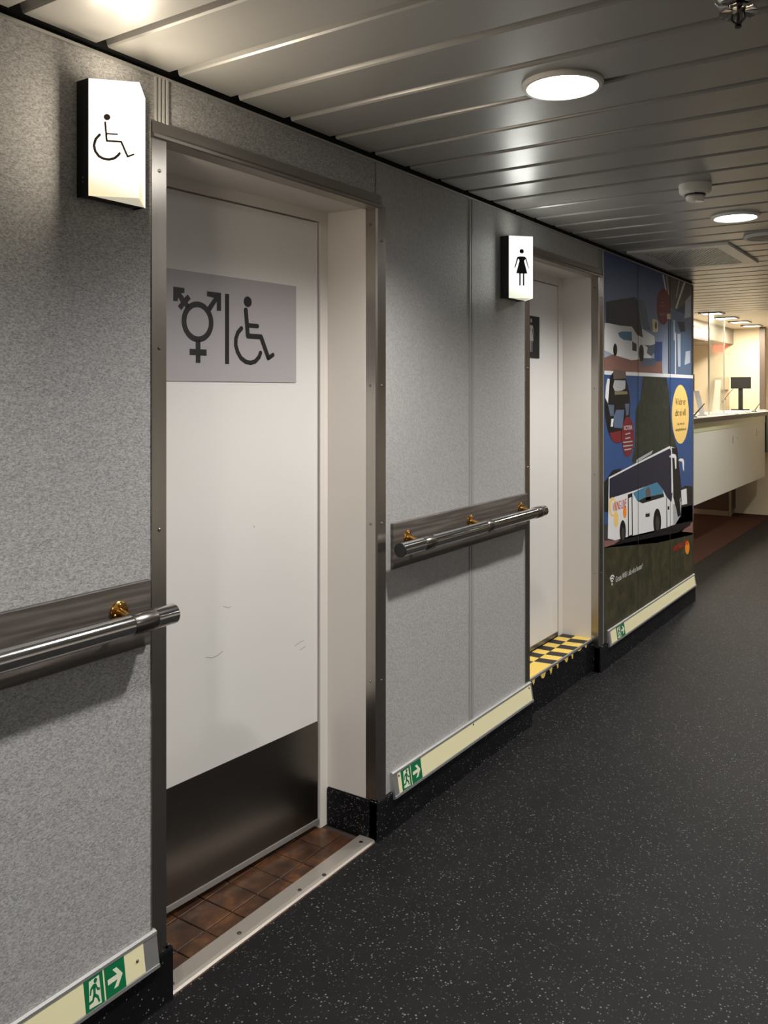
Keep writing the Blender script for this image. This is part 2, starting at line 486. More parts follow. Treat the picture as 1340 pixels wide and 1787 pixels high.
profile_x('top_profile', [(D-0.007, ZW-0.004), (D-0.007, ZW+0.002), (D+0.01, ZW+0.002), (D+0.01, ZW-0.001), (D-0.003, ZW-0.001), (D-0.003, ZW-0.004)], -2.6, 6.06, 'aluminium', wl)
# ---- the rest of the room
t_ = box('wall_right', -2.6, 11.0, -2.72, -2.6, 0, ZC+0.04, 'jamb_white'); tag(t_, 'pale painted wall across the lobby', 'wall', kind='structure')
t_ = box('wall_back', -2.72, -2.6, -2.6, 1.76, 0, ZC+0.04, 'wall_vinyl'); tag(t_, 'grey panel wall behind the viewer', 'wall', kind='structure')
t_ = box('wall_far', 10.75, 10.87, -2.6, 3.0, 0, ZC+0.04, 'cream_wall'); tag(t_, 'cream end wall behind the service counter', 'wall', kind='structure')
t_ = box('wall_counter', 6.05, 10.75, 3.0, 3.1, 0, ZC+0.04, 'cream_wall'); tag(t_, 'cream wall running behind the counter', 'wall', kind='structure')
t_ = box('wall_return', 5.95, 6.05, 1.76, 3.0, 0, ZC+0.04, 'cream_wall'); tag(t_, 'short return wall behind the bus mural', 'wall', kind='structure')
# ---- black rubber skirting
bs = empty('baseboard_left', (2, D, 0)); tag(bs, 'black speckled rubber skirting along the corridor wall', 'baseboard', kind='structure')
def skirting(x0, x1):
    profile_x('skirting_strip', [(D-0.010, 0.124), (D-0.012, 0.118), (D-0.013, 0.004), (D-0.014, 0.0), (D+0.02, 0.0), (D+0.02, 0.124)], x0, x1, 'rubber_base', bs)
skirting(-2.6, 1.400); skirting(2.246, 3.408); skirting(4.232, 6.068)
box('skirting_strip', 2.246, 2.262, D-0.012, 1.745, 0, 0.124, 'rubber_base', bs, 0.004)
box('skirting_strip', 1.38, 1.396, D-0.012, 1.78, 0, 0.124, 'rubber_base', bs, 0.004)
box('skirting_strip', 4.232, 4.25, D-0.012, 1.60, 0, 0.134, 'rubber_base', bs, 0.004)
box('skirting_strip', 3.394, 3.408, D-0.012, 1.60, 0, 0.134, 'rubber_base', bs, 0.004)

# ---- doors
def screw_heads(parent, locs, axis='Y', r=0.0045):
    for i, l in enumerate(locs):
        if axis == 'Y': lathe('screw', [(r, 0.0), (r, -0.001), (r*0.6, -0.0026)], l, 'screw_metal', parent, 'Y', 10)
        else: lathe('screw', [(r, 0.0), (r, -0.001), (r*0.6, -0.0026)], l, 'screw_metal', parent, 'X', 10)
def door_surround(root, xa, xb, zb, ztop):
    """stainless angles on the wall corners, white lining of the reveal"""
    T = 0.003
    # left jamb: leg on the wall face and leg in the reveal
    prism('stainless_jamb', [(xa-0.040, D), (xa-0.040, D-T), (xa+T, D-T), (xa+T, D+0.040), (xa, D+0.040), (xa, D)], lambda p, t: (p[0], p[1], t), zb, ztop+0.03, 'stainless', root)
    prism('stainless_jamb', [(xb+0.048, D), (xb+0.048, D-T), (xb+0.002, D-T), (xb-T, D+0.002), (xb-T, D+0.040), (xb, D+0.040), (xb, D)], lambda p, t: (p[0], p[1], t), zb, ztop+0.004, 'stainless', root)
    # head: heavier folded section with a rounded lower edge
    hp = [(D, ztop+0.036), (D-0.0045, ztop+0.036), (D-0.0055, ztop+0.010), (D-0.0095, ztop+0.004), (D-0.0095, ztop-0.003), (D-0.006, ztop-0.006), (D+0.042, ztop-0.006), (D+0.042, ztop), (D, ztop)]
    profile_x('stainless_head', hp, xa-0.040, xb+0.022, 'stainless_flat', root)
    screw_heads(root, [(xa-0.018, D-T, z) for z in (1.93, 1.52, 1.10)] + [(xb+0.024, D-T, z) for z in (1.90, 1.44, 1.0, 0.5)])
    screw_heads(root, [(xb-T, D+0.022, z) for z in (1.95, 1.44, 1.0, 0.5)], 'X')
def white_lining(root, xa, xb, zb, zt, y1l, y1r):
    prism('reveal_lining', [(xb-0.004, D+0.040), (xb-0.004, y1r), (xb, y1r), (xb, D+0.040)], lambda p, t: (p[0], p[1], t), zb, zt, 'jamb_white', root)
    prism('reveal_lining', [(xa, D+0.040), (xa, y1l), (xa+0.004, y1l), (xa+0.004, D+0.040)], lambda p, t: (p[0], p[1], t), zb, zt, 'jamb_white', root)
    prism('head_lining', [(xa, D+0.042), (xb, D+0.042), (xb, y1r), (xa, y1l)], lambda p, t: (p[0], p[1], t), zt, zt+0.006, 'jamb_white', root)

# door 1 (accessible toilet): leaf, frame, kick plate, threshold
d1 = empty('door_1', (1.82, 1.745, 0)); tag(d1, 'white door with steel kick plate in a stainless frame', 'door', kind='structure')
door_surround(d1, 1.385, 2.257, 0.116, 2.008)
pl1 = Plane(2.257, 1.745, -PHI)
white_lining(d1, 1.385, 2.257, 0.10, 2.006, pl1.p(-0.87, 0)[1], 1.745)
fr = []
plate('door_frame', pl1, [(-0.041, 0.0), (-0.004, 0.0), (-0.004, 2.006), (-0.87, 2.006), (-0.87, 0.0), (-0.832, 0.0), (-0.832, 1.973), (-0.041, 1.973)], -0.05, 0.0, 'jamb_white', d1)
plate('frame_rebate', pl1, [(-0.87, 0.0), (-0.004, 0.0), (-0.004, 2.006), (-0.87, 2.006)], -0.10, -0.052, 'black_void', d1)
leaf = plate('door_leaf', pl1, [(-0.829, 0.022), (-0.0470, 0.022), (-0.0470, 1.9685), (-0.829, 1.9685)], -0.049, -0.006, 'door_white', d1)
plate('kick_plate', pl1, [(-0.826, 0.034), (-0.0485, 0.034), (-0.0485, 0.350), (-0.826, 0.350)], -0.006, -0.0045, 'kick_metal', leaf)
plate('bottom_seal', pl1, [(-0.829, 0.018), (-0.0455, 0.018), (-0.0455, 0.032), (-0.829, 0.032)], -0.006, -0.001, 'aluminium', leaf)
bm = bmesh.new()
for pts in ([(-0.455, 0.803), (-0.435, 0.794), (-0.424, 0.796)], [(-0.52, 0.672), (-0.495, 0.664), (-0.475, 0.666), (-0.455, 0.674)], [(-0.155, 0.618), (-0.13, 0.626), (-0.112, 0.626)], [(-0.13, 0.600), (-0.105, 0.606)], [(-0.335, 1.02), (-0.328, 1.013)]):
    stroke_pts(bm, pl1, pts, 0.0012, -0.006, -0.0057, False)
from_bm('scuff_mark', bm, 'scuff', leaf)
th = prism('threshold_strip', [(D-0.002, 0.0), (D+0.002, 0.005), (D+0.012, 0.0065), (D+0.058, 0.0055), (D+0.063, 0.001), (D+0.063, -0.004), (D-0.002, -0.004)], lambda p, t: (t, p[0], p[1]), 1.400, 2.246, 'threshold', d1)
for x_, y_ in ((1.428, 1.575), (1.66, 1.577), (1.90, 1.572), (2.0, 1.562), (2.21, 1.58)):
    lathe('rivet', [(0.0065, 0.0), (0.006, 0.0015), (0.003, 0.0025)], (x_, y_, 0.0062), 'collar_metal', th, 'Z', 12)

# door 2 (ladies): raised sill with hazard tape
SZ = 0.165
d2 = empty('door_2', (3.82, 1.747, 0)); tag(d2, 'white door above a taped step in a stainless frame', 'door', kind='structure')
door_surround(d2, 3.402, 4.246, 0.122, 2.008)
pl2 = Plane(4.246, 1.747, 0.0)
white_lining(d2, 3.402, 4.246, 0.13, 2.006, 1.747, 1.747)
plate('door_frame', pl2, [(-0.053, SZ), (-0.004, SZ), (-0.004, 2.006), (-0.84, 2.006), (-0.84, SZ), (-0.80, SZ), (-0.80, 1.966), (-0.053, 1.966)], -0.05, 0.0, 'jamb_white', d2)
plate('frame_rebate', pl2, [(-0.84, SZ), (-0.004, SZ), (-0.004, 2.006), (-0.84, 2.006)], -0.10, -0.052, 'black_void', d2)
leaf2 = plate('door_leaf', pl2, [(-0.797, SZ+0.018), (-0.058, SZ+0.018), (-0.058, 1.962), (-0.797, 1.962)], -0.049, -0.006, 'door_white', d2)
plate('bottom_seal', pl2, [(-0.797, SZ+0.004), (-0.058, SZ+0.004), (-0.058, SZ+0.024), (-0.797, SZ+0.024)], -0.02, -0.003, 'aluminium_dark', leaf2)
st = profile_x('step', [(1.588, 0.0), (1.590, 0.150), (1.592, SZ-0.002), (1.78, SZ-0.002), (1.78, 0.0)], 3.402, 4.246, 'rubber_base', d2)
box('nosing', 3.405, 4.24, 1.586, 1.593, SZ-0.012, SZ, 'aluminium', st, 0.001, 1)
TP = 0.065
for r_ in range(2):
    ya, yb = ((1.5935, 1.678), (1.6785, 1.746))[r_]
    for k in range(13):
        xa = 3.403 + TP*k; xb = min(xa+TP, 4.243)
        if xb-xa < 0.01: continue
        m_ = 'yellow_tape' if (k+r_) % 2 == 0 else 'black_tape'
        if r_ == 0 and k < 4: m_ = 'yellow_tape'
        prism('tape_piece', [(xa+0.012*(r_ == 0), ya), (xb+0.012*(r_ == 0) if xb < 4.23 else xb, ya), (xb, yb), (xa, yb)], lambda p, t: (p[0], p[1], t), SZ-0.002, SZ+0.0005, m_, st)
for k in range(9):       # worn remains of the tape on the nosing
    xa = 3.43 + 0.088*k + random.uniform(-0.01, 0.01); L = random.uniform(0.02, 0.065); hgt = random.uniform(0.006, 0.028)
    z1 = SZ-0.013
    pts = [(xa, z1), (xa+L, z1), (xa+L*random.uniform(0.7, 1), z1-hgt*random.uniform(0.5, 1)), (xa+L*0.5, z1-hgt), (xa+L*random.uniform(0.05, 0.3), z1-hgt*random.uniform(0.3, 0.8))]
    prism('tape_scrap', pts, lambda p, t: (p[0], t, p[1]), 1.5860, 1.5892, 'yellow_tape', st)
# ---- stainless corner at the end of the mural wall
t1 = prism('trim_1', [(6.035, D-0.004), (6.055, D-0.004), (6.066, D+0.004), (6.066, D+0.2), (6.05, D+0.2), (6.05, D+0.003), (6.035, D+0.003)], lambda p, t: (p[0], p[1], t), 0.10, ZW, 'stainless')
tag(t1, 'stainless corner guard at the far edge of the bus mural', 'corner trim', kind='structure')
t2 = prism('trim_2', [(4.293, D-0.0035), (4.310, D-0.0035), (4.314, D-0.001), (4.314, D+0.003), (4.293, D+0.003)], lambda p, t: (p[0], p[1], t), 0.13, ZW, 'aluminium')
tag(t2, 'thin metal edge strip between door frame and bus mural', 'edge trim', kind='structure')

# ================================================================ MURAL (flat print on three wall panels)
PRINTS = [
('van_photo_sky','sky_with_glare',0,[(4312,1520),(5610,1520),(5610,2142),(4312,2142)]),
('cabin_photo','cabin_dark',0,[(5610,1520),(6035,1520),(6035,2142),(5610,2142)]),
('sky_print','sky_blue',0,[(4312,560),(6035,560),(6035,1520),(4312,1520)]),
('grass_print','grass',1,[(4312,131),(6035,131),(6035,610),(5400,610),(4312,650)]),
('paving_print','paving',1,[(4312,1597),(4483,1623),(5323,1610),(5331,1527),(4312,1526)]),
('container_print','sky_blue',2,[(5168,1720),(5326,1727),(5326,1610),(5168,1600)]),
('coach_body_print','print_white',3,[(4312,1702),(4313,1740),(4319,1775),(4547,1786),(4733,1789),(4961,1779),(5168,1753),(5180,1711),(5098,1621),(4961,1612),(4747,1597),(4483,1614),(4313,1635),(4312,1639)]),
('coach_glass_print','coach_glass',4,[(4336,1886),(4802,1953),(4845,1943),(4902,1839),(4946,1732),(4838,1744),(4754,1784),(4547,1777),(4336,1778)]),
('windscreen_print','slate',4,[(4852,1953),(4961,1940),(5021,1894),(5044,1835),(5098,1782),(4961,1781),(4910,1840)]),
('picture_print','teal',4,[(4521,1735),(4586,1747),(4747,1755),(4756,1704),(4612,1703),(4547,1715)]),
('coach_door_print','coach_glass',4,[(4758,1702),(4833,1690),(4833,1649),(4758,1652)]),
('wheel_print','print_black',5,[(4509,1645),(4508,1637),(4505,1630),(4502,1624),(4497,1618),(4491,1614),(4484,1612),(4477,1611),(4470,1611),(4463,1613),(4458,1617),(4453,1622),(4449,1628),(4447,1635),(4446,1642),(4447,1650),(4449,1657),(4453,1663),(4458,1669),(4463,1673),(4470,1675),(4477,1677),(4484,1676),(4491,1674),(4497,1670),(4502,1665),(4505,1659),(4508,1652)]),
('wheel_print','print_black',5,[(4964,1645),(4963,1634),(4960,1624),(4954,1615),(4946,1607),(4937,1601),(4928,1597),(4917,1595),(4907,1596),(4897,1599),(4888,1605),(4881,1612),(4875,1621),(4872,1631),(4871,1642),(4872,1652),(4875,1662),(4881,1672),(4888,1680),(4897,1686),(4907,1690),(4917,1691),(4928,1691),(4937,1687),(4946,1682),(4954,1675),(4960,1666),(4963,1656)]),
('bumper_print','slate',5,[(4932,1615),(5184,1622),(5196,1582),(4917,1565)]),
('headlamp_print','slate',4,[(4976,1694),(5082,1694),(5176,1706),(5168,1653),(5098,1631),(5021,1647),(5036,1680)]),
('mirror_print','cream_print',5,[(5121,1852),(5180,1856),(5236,1848),(5236,1783),(5137,1775)]),
('mirror_spot_print','print_black',6,[(5213,1820),(5213,1815),(5212,1810),(5209,1806),(5207,1802),(5203,1799),(5200,1797),(5196,1796),(5192,1796),(5188,1798),(5185,1800),(5182,1804),(5180,1808),(5178,1813),(5178,1818),(5178,1823),(5180,1828),(5182,1832),(5185,1836),(5188,1839),(5192,1841),(5196,1842),(5200,1842),(5203,1840),(5207,1838),(5209,1834),(5212,1830),(5213,1825)]),
('ceiling_print','cabin_brown',1,[(5357,2139),(5996,2138),(5996,2052),(5620,1941),(5477,1950)]),
('seat_row_print','cabin_blue',1,[(5486,1925),(5620,1941),(5996,1927),(5996,1525),(5477,1532)]),
('seat_row_print','cabin_light',2,[(5657,1795),(5731,1799),(5731,1586),(5675,1584)]),
('seat_row_print','cabin_light',2,[(5565,1876),(5602,1878),(5602,1751),(5574,1749)]),
('seat_row_print','cabin_light',2,[(5847,2022),(5986,2078),(5986,1927),(5827,1905)]),
('seat_row_print','cabin_light',2,[(5856,1689),(5966,1699),(5966,1618),(5827,1599)]),
('seat_row_print','coach_glass',2,[(5657,1872),(5827,1883),(5847,1821),(5731,1809)]),
('light_strip_print','print_white',3,[(5326,2138),(5357,2138),(5480,1960),(5451,1958)]),
('light_strip_print','cabin_light',3,[(5408,2138),(5430,2139),(5470,2029),(5451,2027)]),
('light_strip_print','print_white',3,[(5804,2142),(5850,2142),(5638,1953),(5611,1956)]),
('light_strip_print','cabin_light',3,[(5694,2141),(5716,2141),(5638,2024),(5620,2023)]),
('pillar_print','print_black',3,[(5451,1878),(5473,1879),(5473,1532),(5451,1532)]),
('label_print','cream_print',7,[(5425,1906),(5508,1912),(5508,1877),(5425,1874)]),
('burgundy_oval_print','burgundy',6,[(5486,1955),(5482,1930),(5472,1905),(5455,1883),(5433,1863),(5407,1848),(5378,1838),(5348,1833),(5318,1834),(5290,1840),(5265,1852),(5245,1868),(5229,1887),(5220,1909),(5216,1933),(5220,1958),(5229,1982),(5245,2004),(5265,2023),(5290,2038),(5318,2049),(5348,2055),(5378,2055),(5407,2050),(5433,2039),(5455,2023),(5472,2003),(5482,1980)]),
('small_print_line','faint_red',7,[(5298,1969),(5357,1972),(5357,1966),(5298,1963)]),
('small_print_line','faint_red',7,[(5282,1946),(5374,1952),(5374,1946),(5282,1940)]),
('small_print_line','faint_red',7,[(5257,1898),(5391,1906),(5391,1900),(5257,1892)]),
('small_print_line','faint_red',7,[(5273,1890),(5382,1896),(5382,1890),(5273,1884)]),
('divider_print','print_white',5,[(4312,1510),(6035,1513),(6035,1535),(4312,1530)]),
('divider_print','print_white',5,[(5602,1530),(5622,1530),(5622,1800),(5602,1800)]),
('tree_print','tree',1,[(4955,1514),(5414,1510),(5464,1434),(5489,1328),(5531,1182),(5653,1060),(5480,1050),(4816,1018),(4749,1031),(4802,1131),(4816,1320),(4905,1380),(4926,1455)]),
('bush_print','tree_dark',1,[(4312,805),(4312,873),(4312,958),(4365,977),(4435,1008),(4569,1010),(4581,893),(4569,770)]),
('far_trees_print','tree_dark',1,[(5665,788),(5737,794),(5860,803),(6027,781),(6027,580),(5665,623)]),
('road_print','road',1,[(4312,740),(6027,656),(6027,455),(5222,515),(4312,620)]),
('round_photo_print','print_black',6,[(4722,1339),(4717,1294),(4701,1251),(4675,1214),(4642,1183),(4602,1161),(4558,1149),(4513,1146),(4469,1153),(4427,1169),(4391,1194),(4360,1225),(4338,1262),(4324,1302),(4319,1344),(4324,1386),(4338,1426),(4360,1463),(4391,1493),(4427,1517),(4469,1532),(4513,1538),(4558,1534),(4602,1520),(4642,1497),(4675,1465),(4701,1427),(4717,1384)]),
('seat_print','print_white',7,[(4359,1491),(4394,1488),(4382,1432),(4365,1360),(4325,1392),(4336,1451)]),
('seat_print','print_grey',7,[(4465,1483),(4644,1483),(4638,1439),(4581,1428),(4471,1424),(4441,1448)]),
('seat_print','cabin_brown',7,[(4447,1541),(4644,1533),(4657,1495),(4447,1488)]),
('seat_print','grass_light',7,[(4465,1426),(4670,1424),(4677,1409),(4471,1405)]),
('seat_print','slate',7,[(4365,1356),(4459,1351),(4453,1294),(4400,1295)]),
('seat_print','slate',7,[(4632,1357),(4709,1356),(4696,1297),(4657,1289)]),
('aisle_print','cabin_blue',7,[(4495,1326),(4619,1324),(4594,1224),(4459,1233),(4453,1294)]),
('seat_print','print_white',7,[(4417,1279),(4453,1280),(4441,1238),(4406,1239)]),
('carpet_print','burgundy',7,[(4388,1207),(4569,1213),(4569,1149),(4471,1151),(4423,1174)]),
('burgundy_oval_print','burgundy',8,[(4786,1170),(4783,1146),(4775,1122),(4763,1102),(4746,1085),(4726,1073),(4704,1066),(4680,1064),(4658,1069),(4636,1078),(4617,1092),(4601,1110),(4589,1132),(4581,1155),(4579,1179),(4581,1203),(4589,1226),(4601,1246),(4617,1263),(4636,1276),(4658,1283),(4680,1285),(4704,1282),(4726,1273),(4746,1260),(4763,1241),(4775,1220),(4783,1196)]),
('small_print_line','print_grey',9,[(4638,1193),(4722,1197),(4722,1190),(4638,1187)]),
('small_print_line','print_grey',9,[(4638,1170),(4722,1173),(4722,1166),(4638,1163)]),
('small_print_line','print_grey',9,[(4604,1151),(4759,1150),(4759,1143),(4604,1144)]),
('small_print_line','print_grey',9,[(4604,1130),(4762,1129),(4762,1122),(4604,1123)]),
('small_print_line','print_grey',9,[(4625,1109),(4742,1110),(4742,1103),(4625,1102)]),
('yellow_oval_print','yellow_print',6,[(5930,1272),(5925,1228),(5909,1187),(5884,1151),(5851,1121),(5812,1100),(5769,1087),(5725,1085),(5681,1092),(5639,1108),(5603,1132),(5573,1163),(5550,1199),(5536,1239),(5531,1280),(5536,1322),(5550,1361),(5573,1396),(5603,1426),(5639,1449),(5681,1463),(5725,1468),(5769,1463),(5812,1449),(5851,1426),(5884,1395),(5909,1358),(5925,1316)]),
('paving_print','paving',2,[(4312,657),(4556,627),(4475,616),(4312,622)]),
('paving_print','paving',2,[(5761,511),(6027,545),(6027,469)]),
('coach_shadow_print','print_black',3,[(4427,613),(4556,627),(5140,588),(5436,586),(6001,552),(5962,525),(5665,517),(5140,560),(4556,605)]),
('coach_body_print','print_white',4,[(4378,977),(4827,1021),(5481,1083),(5648,1058),(5701,881),(5728,730),(5674,606),(5596,580),(5407,582),(5027,605),(4669,627),(4475,636),(4365,661)]),
('coach_glass_print','coach_glass',5,[(4390,969),(4829,1011),(5480,1068),(5523,1047),(5523,984),(5548,783),(5523,728),(5414,772),(5333,828),(5222,879),(4789,869),(4388,865)]),
('windscreen_print','print_black',6,[(5531,1071),(5653,1060),(5680,989),(5747,799),(5725,741),(5653,645),(5566,752),(5548,949)]),
('front_print','print_grey',6,[(5553,707),(5665,722),(5749,706),(5737,621),(5606,577),(5567,576)]),
('grille_print','print_black',7,[(5606,734),(5701,738),(5737,621),(5665,616),(5630,679)]),
('city_picture_print','teal',6,[(4769,858),(4983,873),(5222,879),(5333,828),(5365,777),(4940,782),(4843,806)]),
('tower_print','cabin_brown',7,[(4998,792),(4998,854),(5056,867),(5085,846),(5093,789)]),
('tower_print','tree_dark',7,[(4857,804),(4983,811),(5349,798),(5365,777),(4940,782)]),
('roof_unit_print','print_grey',5,[(4825,1022),(4829,1037),(4870,1045),(5138,1076),(5108,1057)]),
('mirror_print','print_white',8,[(5472,1021),(5548,1031),(5609,1023),(5632,1007),(5632,933),(5606,930),(5586,1002),(5480,1012)]),
('mirror_print','print_white',8,[(5675,982),(5725,991),(5789,984),(5813,965),(5813,899),(5785,914),(5765,966),(5685,978)]),
('pillar_print','print_white',7,[(5511,1067),(5535,1047),(5552,783),(5523,786)]),
('wheel_print','print_black',7,[(4649,659),(4647,645),(4644,633),(4638,622),(4630,613),(4620,607),(4609,604),(4598,604),(4587,607),(4576,613),(4567,622),(4559,633),(4553,645),(4549,659),(4548,673),(4549,686),(4553,699),(4559,710),(4567,718),(4576,725),(4587,728),(4598,728),(4609,725),(4620,719),(4630,711),(4638,700),(4644,687),(4647,673)]),
('wheel_print','print_black',7,[(5302,631),(5300,614),(5294,597),(5284,583),(5271,572),(5256,564),(5240,561),(5222,561),(5205,566),(5188,574),(5173,585),(5161,599),(5152,616),(5146,633),(5144,651),(5146,668),(5152,684),(5161,698),(5173,709),(5188,717),(5205,721),(5222,721),(5240,717),(5256,710),(5271,698),(5284,684),(5294,668),(5300,650)]),
('hub_print','road',8,[(4630,650),(4629,643),(4627,636),(4624,630),(4620,625),(4615,621),(4609,620),(4603,620),(4597,621),(4591,625),(4586,630),(4582,636),(4579,643),(4577,650),(4576,658),(4577,665),(4579,672),(4582,678),(4586,683),(4591,687),(4597,688),(4603,689),(4609,687),(4615,684),(4620,679),(4624,673),(4627,666),(4629,658)]),
('hub_print','road',8,[(5268,626),(5267,616),(5264,607),(5259,600),(5252,593),(5244,589),(5235,587),(5226,587),(5217,589),(5208,594),(5200,600),(5194,608),(5189,617),(5186,627),(5185,637),(5186,646),(5189,655),(5194,663),(5200,669),(5208,674),(5217,676),(5226,676),(5235,674),(5244,669),(5252,663),(5259,655),(5264,646),(5267,636)]),
('coach_door_print','print_black',6,[(4680,858),(4760,860),(4767,622),(4685,624)]),
('coach_door_panel_print','print_white',7,[(4695,836),(4744,839),(4751,629),(4700,629)]),
('panel_gap_print','road',7,[(5409,767),(5423,767),(5432,577),(5414,578)]),
('small_coach_print','print_white',3,[(5744,783),(5873,782),(5891,678),(5761,684)]),
('bird_print','yellow_print',6,[(4493,811),(4491,799),(4487,789),(4480,780),(4471,773),(4460,768),(4448,765),(4435,766),(4422,768),(4410,774),(4400,781),(4391,790),(4384,800),(4380,812),(4379,823),(4380,834),(4384,844),(4391,853),(4400,860),(4410,865),(4422,868),(4435,868),(4448,865),(4460,860),(4471,853),(4480,844),(4487,834),(4491,822)]),
('bird_print','print_white',7,[(4478,809),(4477,801),(4475,793),(4470,787),(4465,781),(4458,778),(4451,776),(4443,776),(4435,777),(4428,781),(4421,786),(4416,793),(4412,800),(4409,809),(4408,817),(4409,825),(4412,833),(4416,840),(4421,845),(4428,849),(4435,851),(4443,851),(4451,849),(4458,846),(4465,841),(4470,834),(4475,826),(4477,818)]),
('bird_print','yellow_print',8,[(4527,741),(4526,732),(4523,723),(4519,715),(4513,709),(4506,705),(4499,703),(4491,703),(4483,705),(4476,709),(4469,715),(4463,722),(4459,731),(4457,740),(4456,750),(4457,759),(4459,768),(4463,775),(4469,781),(4476,785),(4483,788),(4491,788),(4499,786),(4506,782),(4513,776),(4519,769),(4523,760),(4526,751)]),
('badge_print','orange_print',8,[(4659,764),(4658,757),(4656,750),(4653,744),(4648,739),(4643,736),(4636,734),(4630,734),(4624,736),(4618,739),(4612,744),(4608,749),(4604,756),(4602,763),(4601,771),(4602,778),(4604,785),(4608,791),(4612,796),(4618,799),(4624,801),(4630,801),(4636,800),(4643,796),(4648,792),(4653,786),(4656,779),(4658,772)]),
('badge_print','orange_print',3,[(5947,380),(5945,370),(5941,361),(5935,353),(5926,347),(5916,344),(5905,342),(5893,343),(5881,346),(5870,351),(5860,358),(5852,366),(5845,375),(5842,385),(5840,396),(5842,405),(5845,414),(5852,422),(5860,428),(5870,432),(5881,433),(5893,433),(5905,430),(5916,425),(5926,418),(5935,410),(5941,400),(5945,390)]),
('handle_print','print_black',7,[(5440,710),(5476,709),(5476,687),(5440,688)]),
('lettering_blur_print','road',6,[(4993,714),(5071,711),(5075,690),(4997,696)]),
]

MY = D - 0.0035
mu = empty('wall_mural', (5.17, D, 0.15)); tag(mu, 'tall blue printed wall mural advertising white coaches, beside the second door', 'mural')
for xa, xb in ((4.312, 4.857), (4.861, 5.491), (5.495, 6.036)):
    box('mural_panel', xa, xb, MY, D+0.004, 0.13, 2.146, 'sky_blue', mu)
def flat(name, pts, y, m, parent):
    bm = bmesh.new()
    bm.faces.new([bm.verts.new((x, y, z)) for x, z in pts])
    bm.normal_update()
    o = from_bm(name, bm, m, parent)
    return o
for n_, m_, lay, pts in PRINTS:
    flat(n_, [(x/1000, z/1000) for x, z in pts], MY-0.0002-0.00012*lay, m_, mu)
TY = MY-0.0016
words('slogan_lettering', 'Vi kör er', 5.609, 1.337, 0.241, TY, 'print_black', mu, 0.045)
words('slogan_lettering', 'dit ni vill', 5.609, 1.266, 0.241, TY, 'print_black', mu, 0.045)
words('slogan_lettering', 'Läs mer på', 5.653, 1.208, 0.164, TY, 'print_black', mu, 0.022)
text('slogan_lettering', 'vikinglinebuss.ax', 5.609, 1.170, 0.254, TY, 'print_black', mu, 0.026)
text('oval_lettering', 'VICTORIA', 4.613, 1.213, 0.142, TY, 'print_white', mu, 0.024)
words('coach_lettering', 'VIKING LINE', 4.435, 0.792, 0.219, TY, 'red_print', mu, 0.048, 0.15)
words('logo_lettering', 'VIKING LINE', 5.560, 0.408, 0.364, TY, 'red_print', mu, 0.034, 0.15)
words('wifi_lettering', 'Gratis WiFi i alla våra bussar!', 4.483, 0.412, 0.453, TY, 'print_white', mu, 0.030)
text('coach_lettering', 'Åland', 4.993, 0.697, 0.078, TY, 'print_black', mu, 0.03)
plm = Plane(0, MY, 0.0)
bm = bmesh.new()
for rr in (0.022, 0.036, 0.050):
    ring_pts(bm, plm, 4.428, 0.412, rr, rr-0.008, 0.0010, 0.0014, 45, 135, 14)
bm_plate(bm, plm, circ(4.428, 0.412, 0.007, n=14), 0.0010, 0.0014)
from_bm('wifi_symbol', bm, 'print_white', mu)
for x_ in (4.859, 5.493):
    box('panel_joint', x_-0.002, x_+0.002, MY-0.0017, MY, 0.19, 2.144, 'joint_dark', mu)

# ================================================================ HANDRAILS
def handrail(name, label, bx0, bx1, rx0, rx1, brackets, collars, open_end):
    root = empty(name, ((bx0+bx1)/2, D, 0.85)); tag(root, label, 'handrail', 'handrails on dark wood boards')
    YB = D-0.013; YR = 1.482; ZR = 0.921
    box('backing_board', bx0, bx1, YB, D-0.0002, 0.846, 0.993, 'wood', root, 0.0015, 1)
    rp = [(0.0205, rx0), (0.0225, rx0+0.002), (0.0225, rx1-0.003), (0.0205, rx1)]
    rail = lathe('rail', rp, (0, YR, ZR), 'chrome', root, 'X', 40)
    if open_end:
        lathe('end_plug', [(0.0215, rx0-0.002), (0.0225, rx0-0.001), (0.0225, rx0+0.0022)], (0, YR, ZR), 'black', rail, 'X', 32)
    for a, b_ in collars:
        lathe('collar', [(0.0226, a), (0.0236, a+0.002), (0.0236, b_-0.002), (0.0226, b_)], (0, YR, ZR), 'collar_metal', rail, 'X', 36)
    for x in brackets:
        br = lathe('bracket', [(0.0235, 0.0), (0.0235, -0.003), (0.0215, -0.0045), (0.011, -0.0048), (0.009, -0.010)], (x, YB, 0.938), 'brass', root, 'Y', 28)
        tube('post', (x, YB-0.008, 0.938), (x, YR+0.008, ZR+0.006), 0.0085, 'brass', br)
        for dx, dz in ((-0.013, -0.006), (0.013, -0.004), (0.0, 0.015)):
            lathe('screw', [(0.0038, 0.0), (0.0038, -0.0015), (0.002, -0.003)], (x+dx, YB-0.0035, 0.938+dz), 'brass', br, 'Y', 10)
    return root
handrail('handrail', 'long chrome handrail on a dark wood board at the near left wall', -2.4, 1.334, -2.35, 1.350, [1.243, 0.35, -0.5, -1.4], [(1.225, 1.290)], False)
handrail('handrail', 'short chrome handrail with three brass brackets between the two doors', 2.336, 3.360, 2.285, 3.396, [2.418, 2.854, 3.290], [(2.412, 2.478), (2.858, 2.902), (3.296, 3.362)], True)

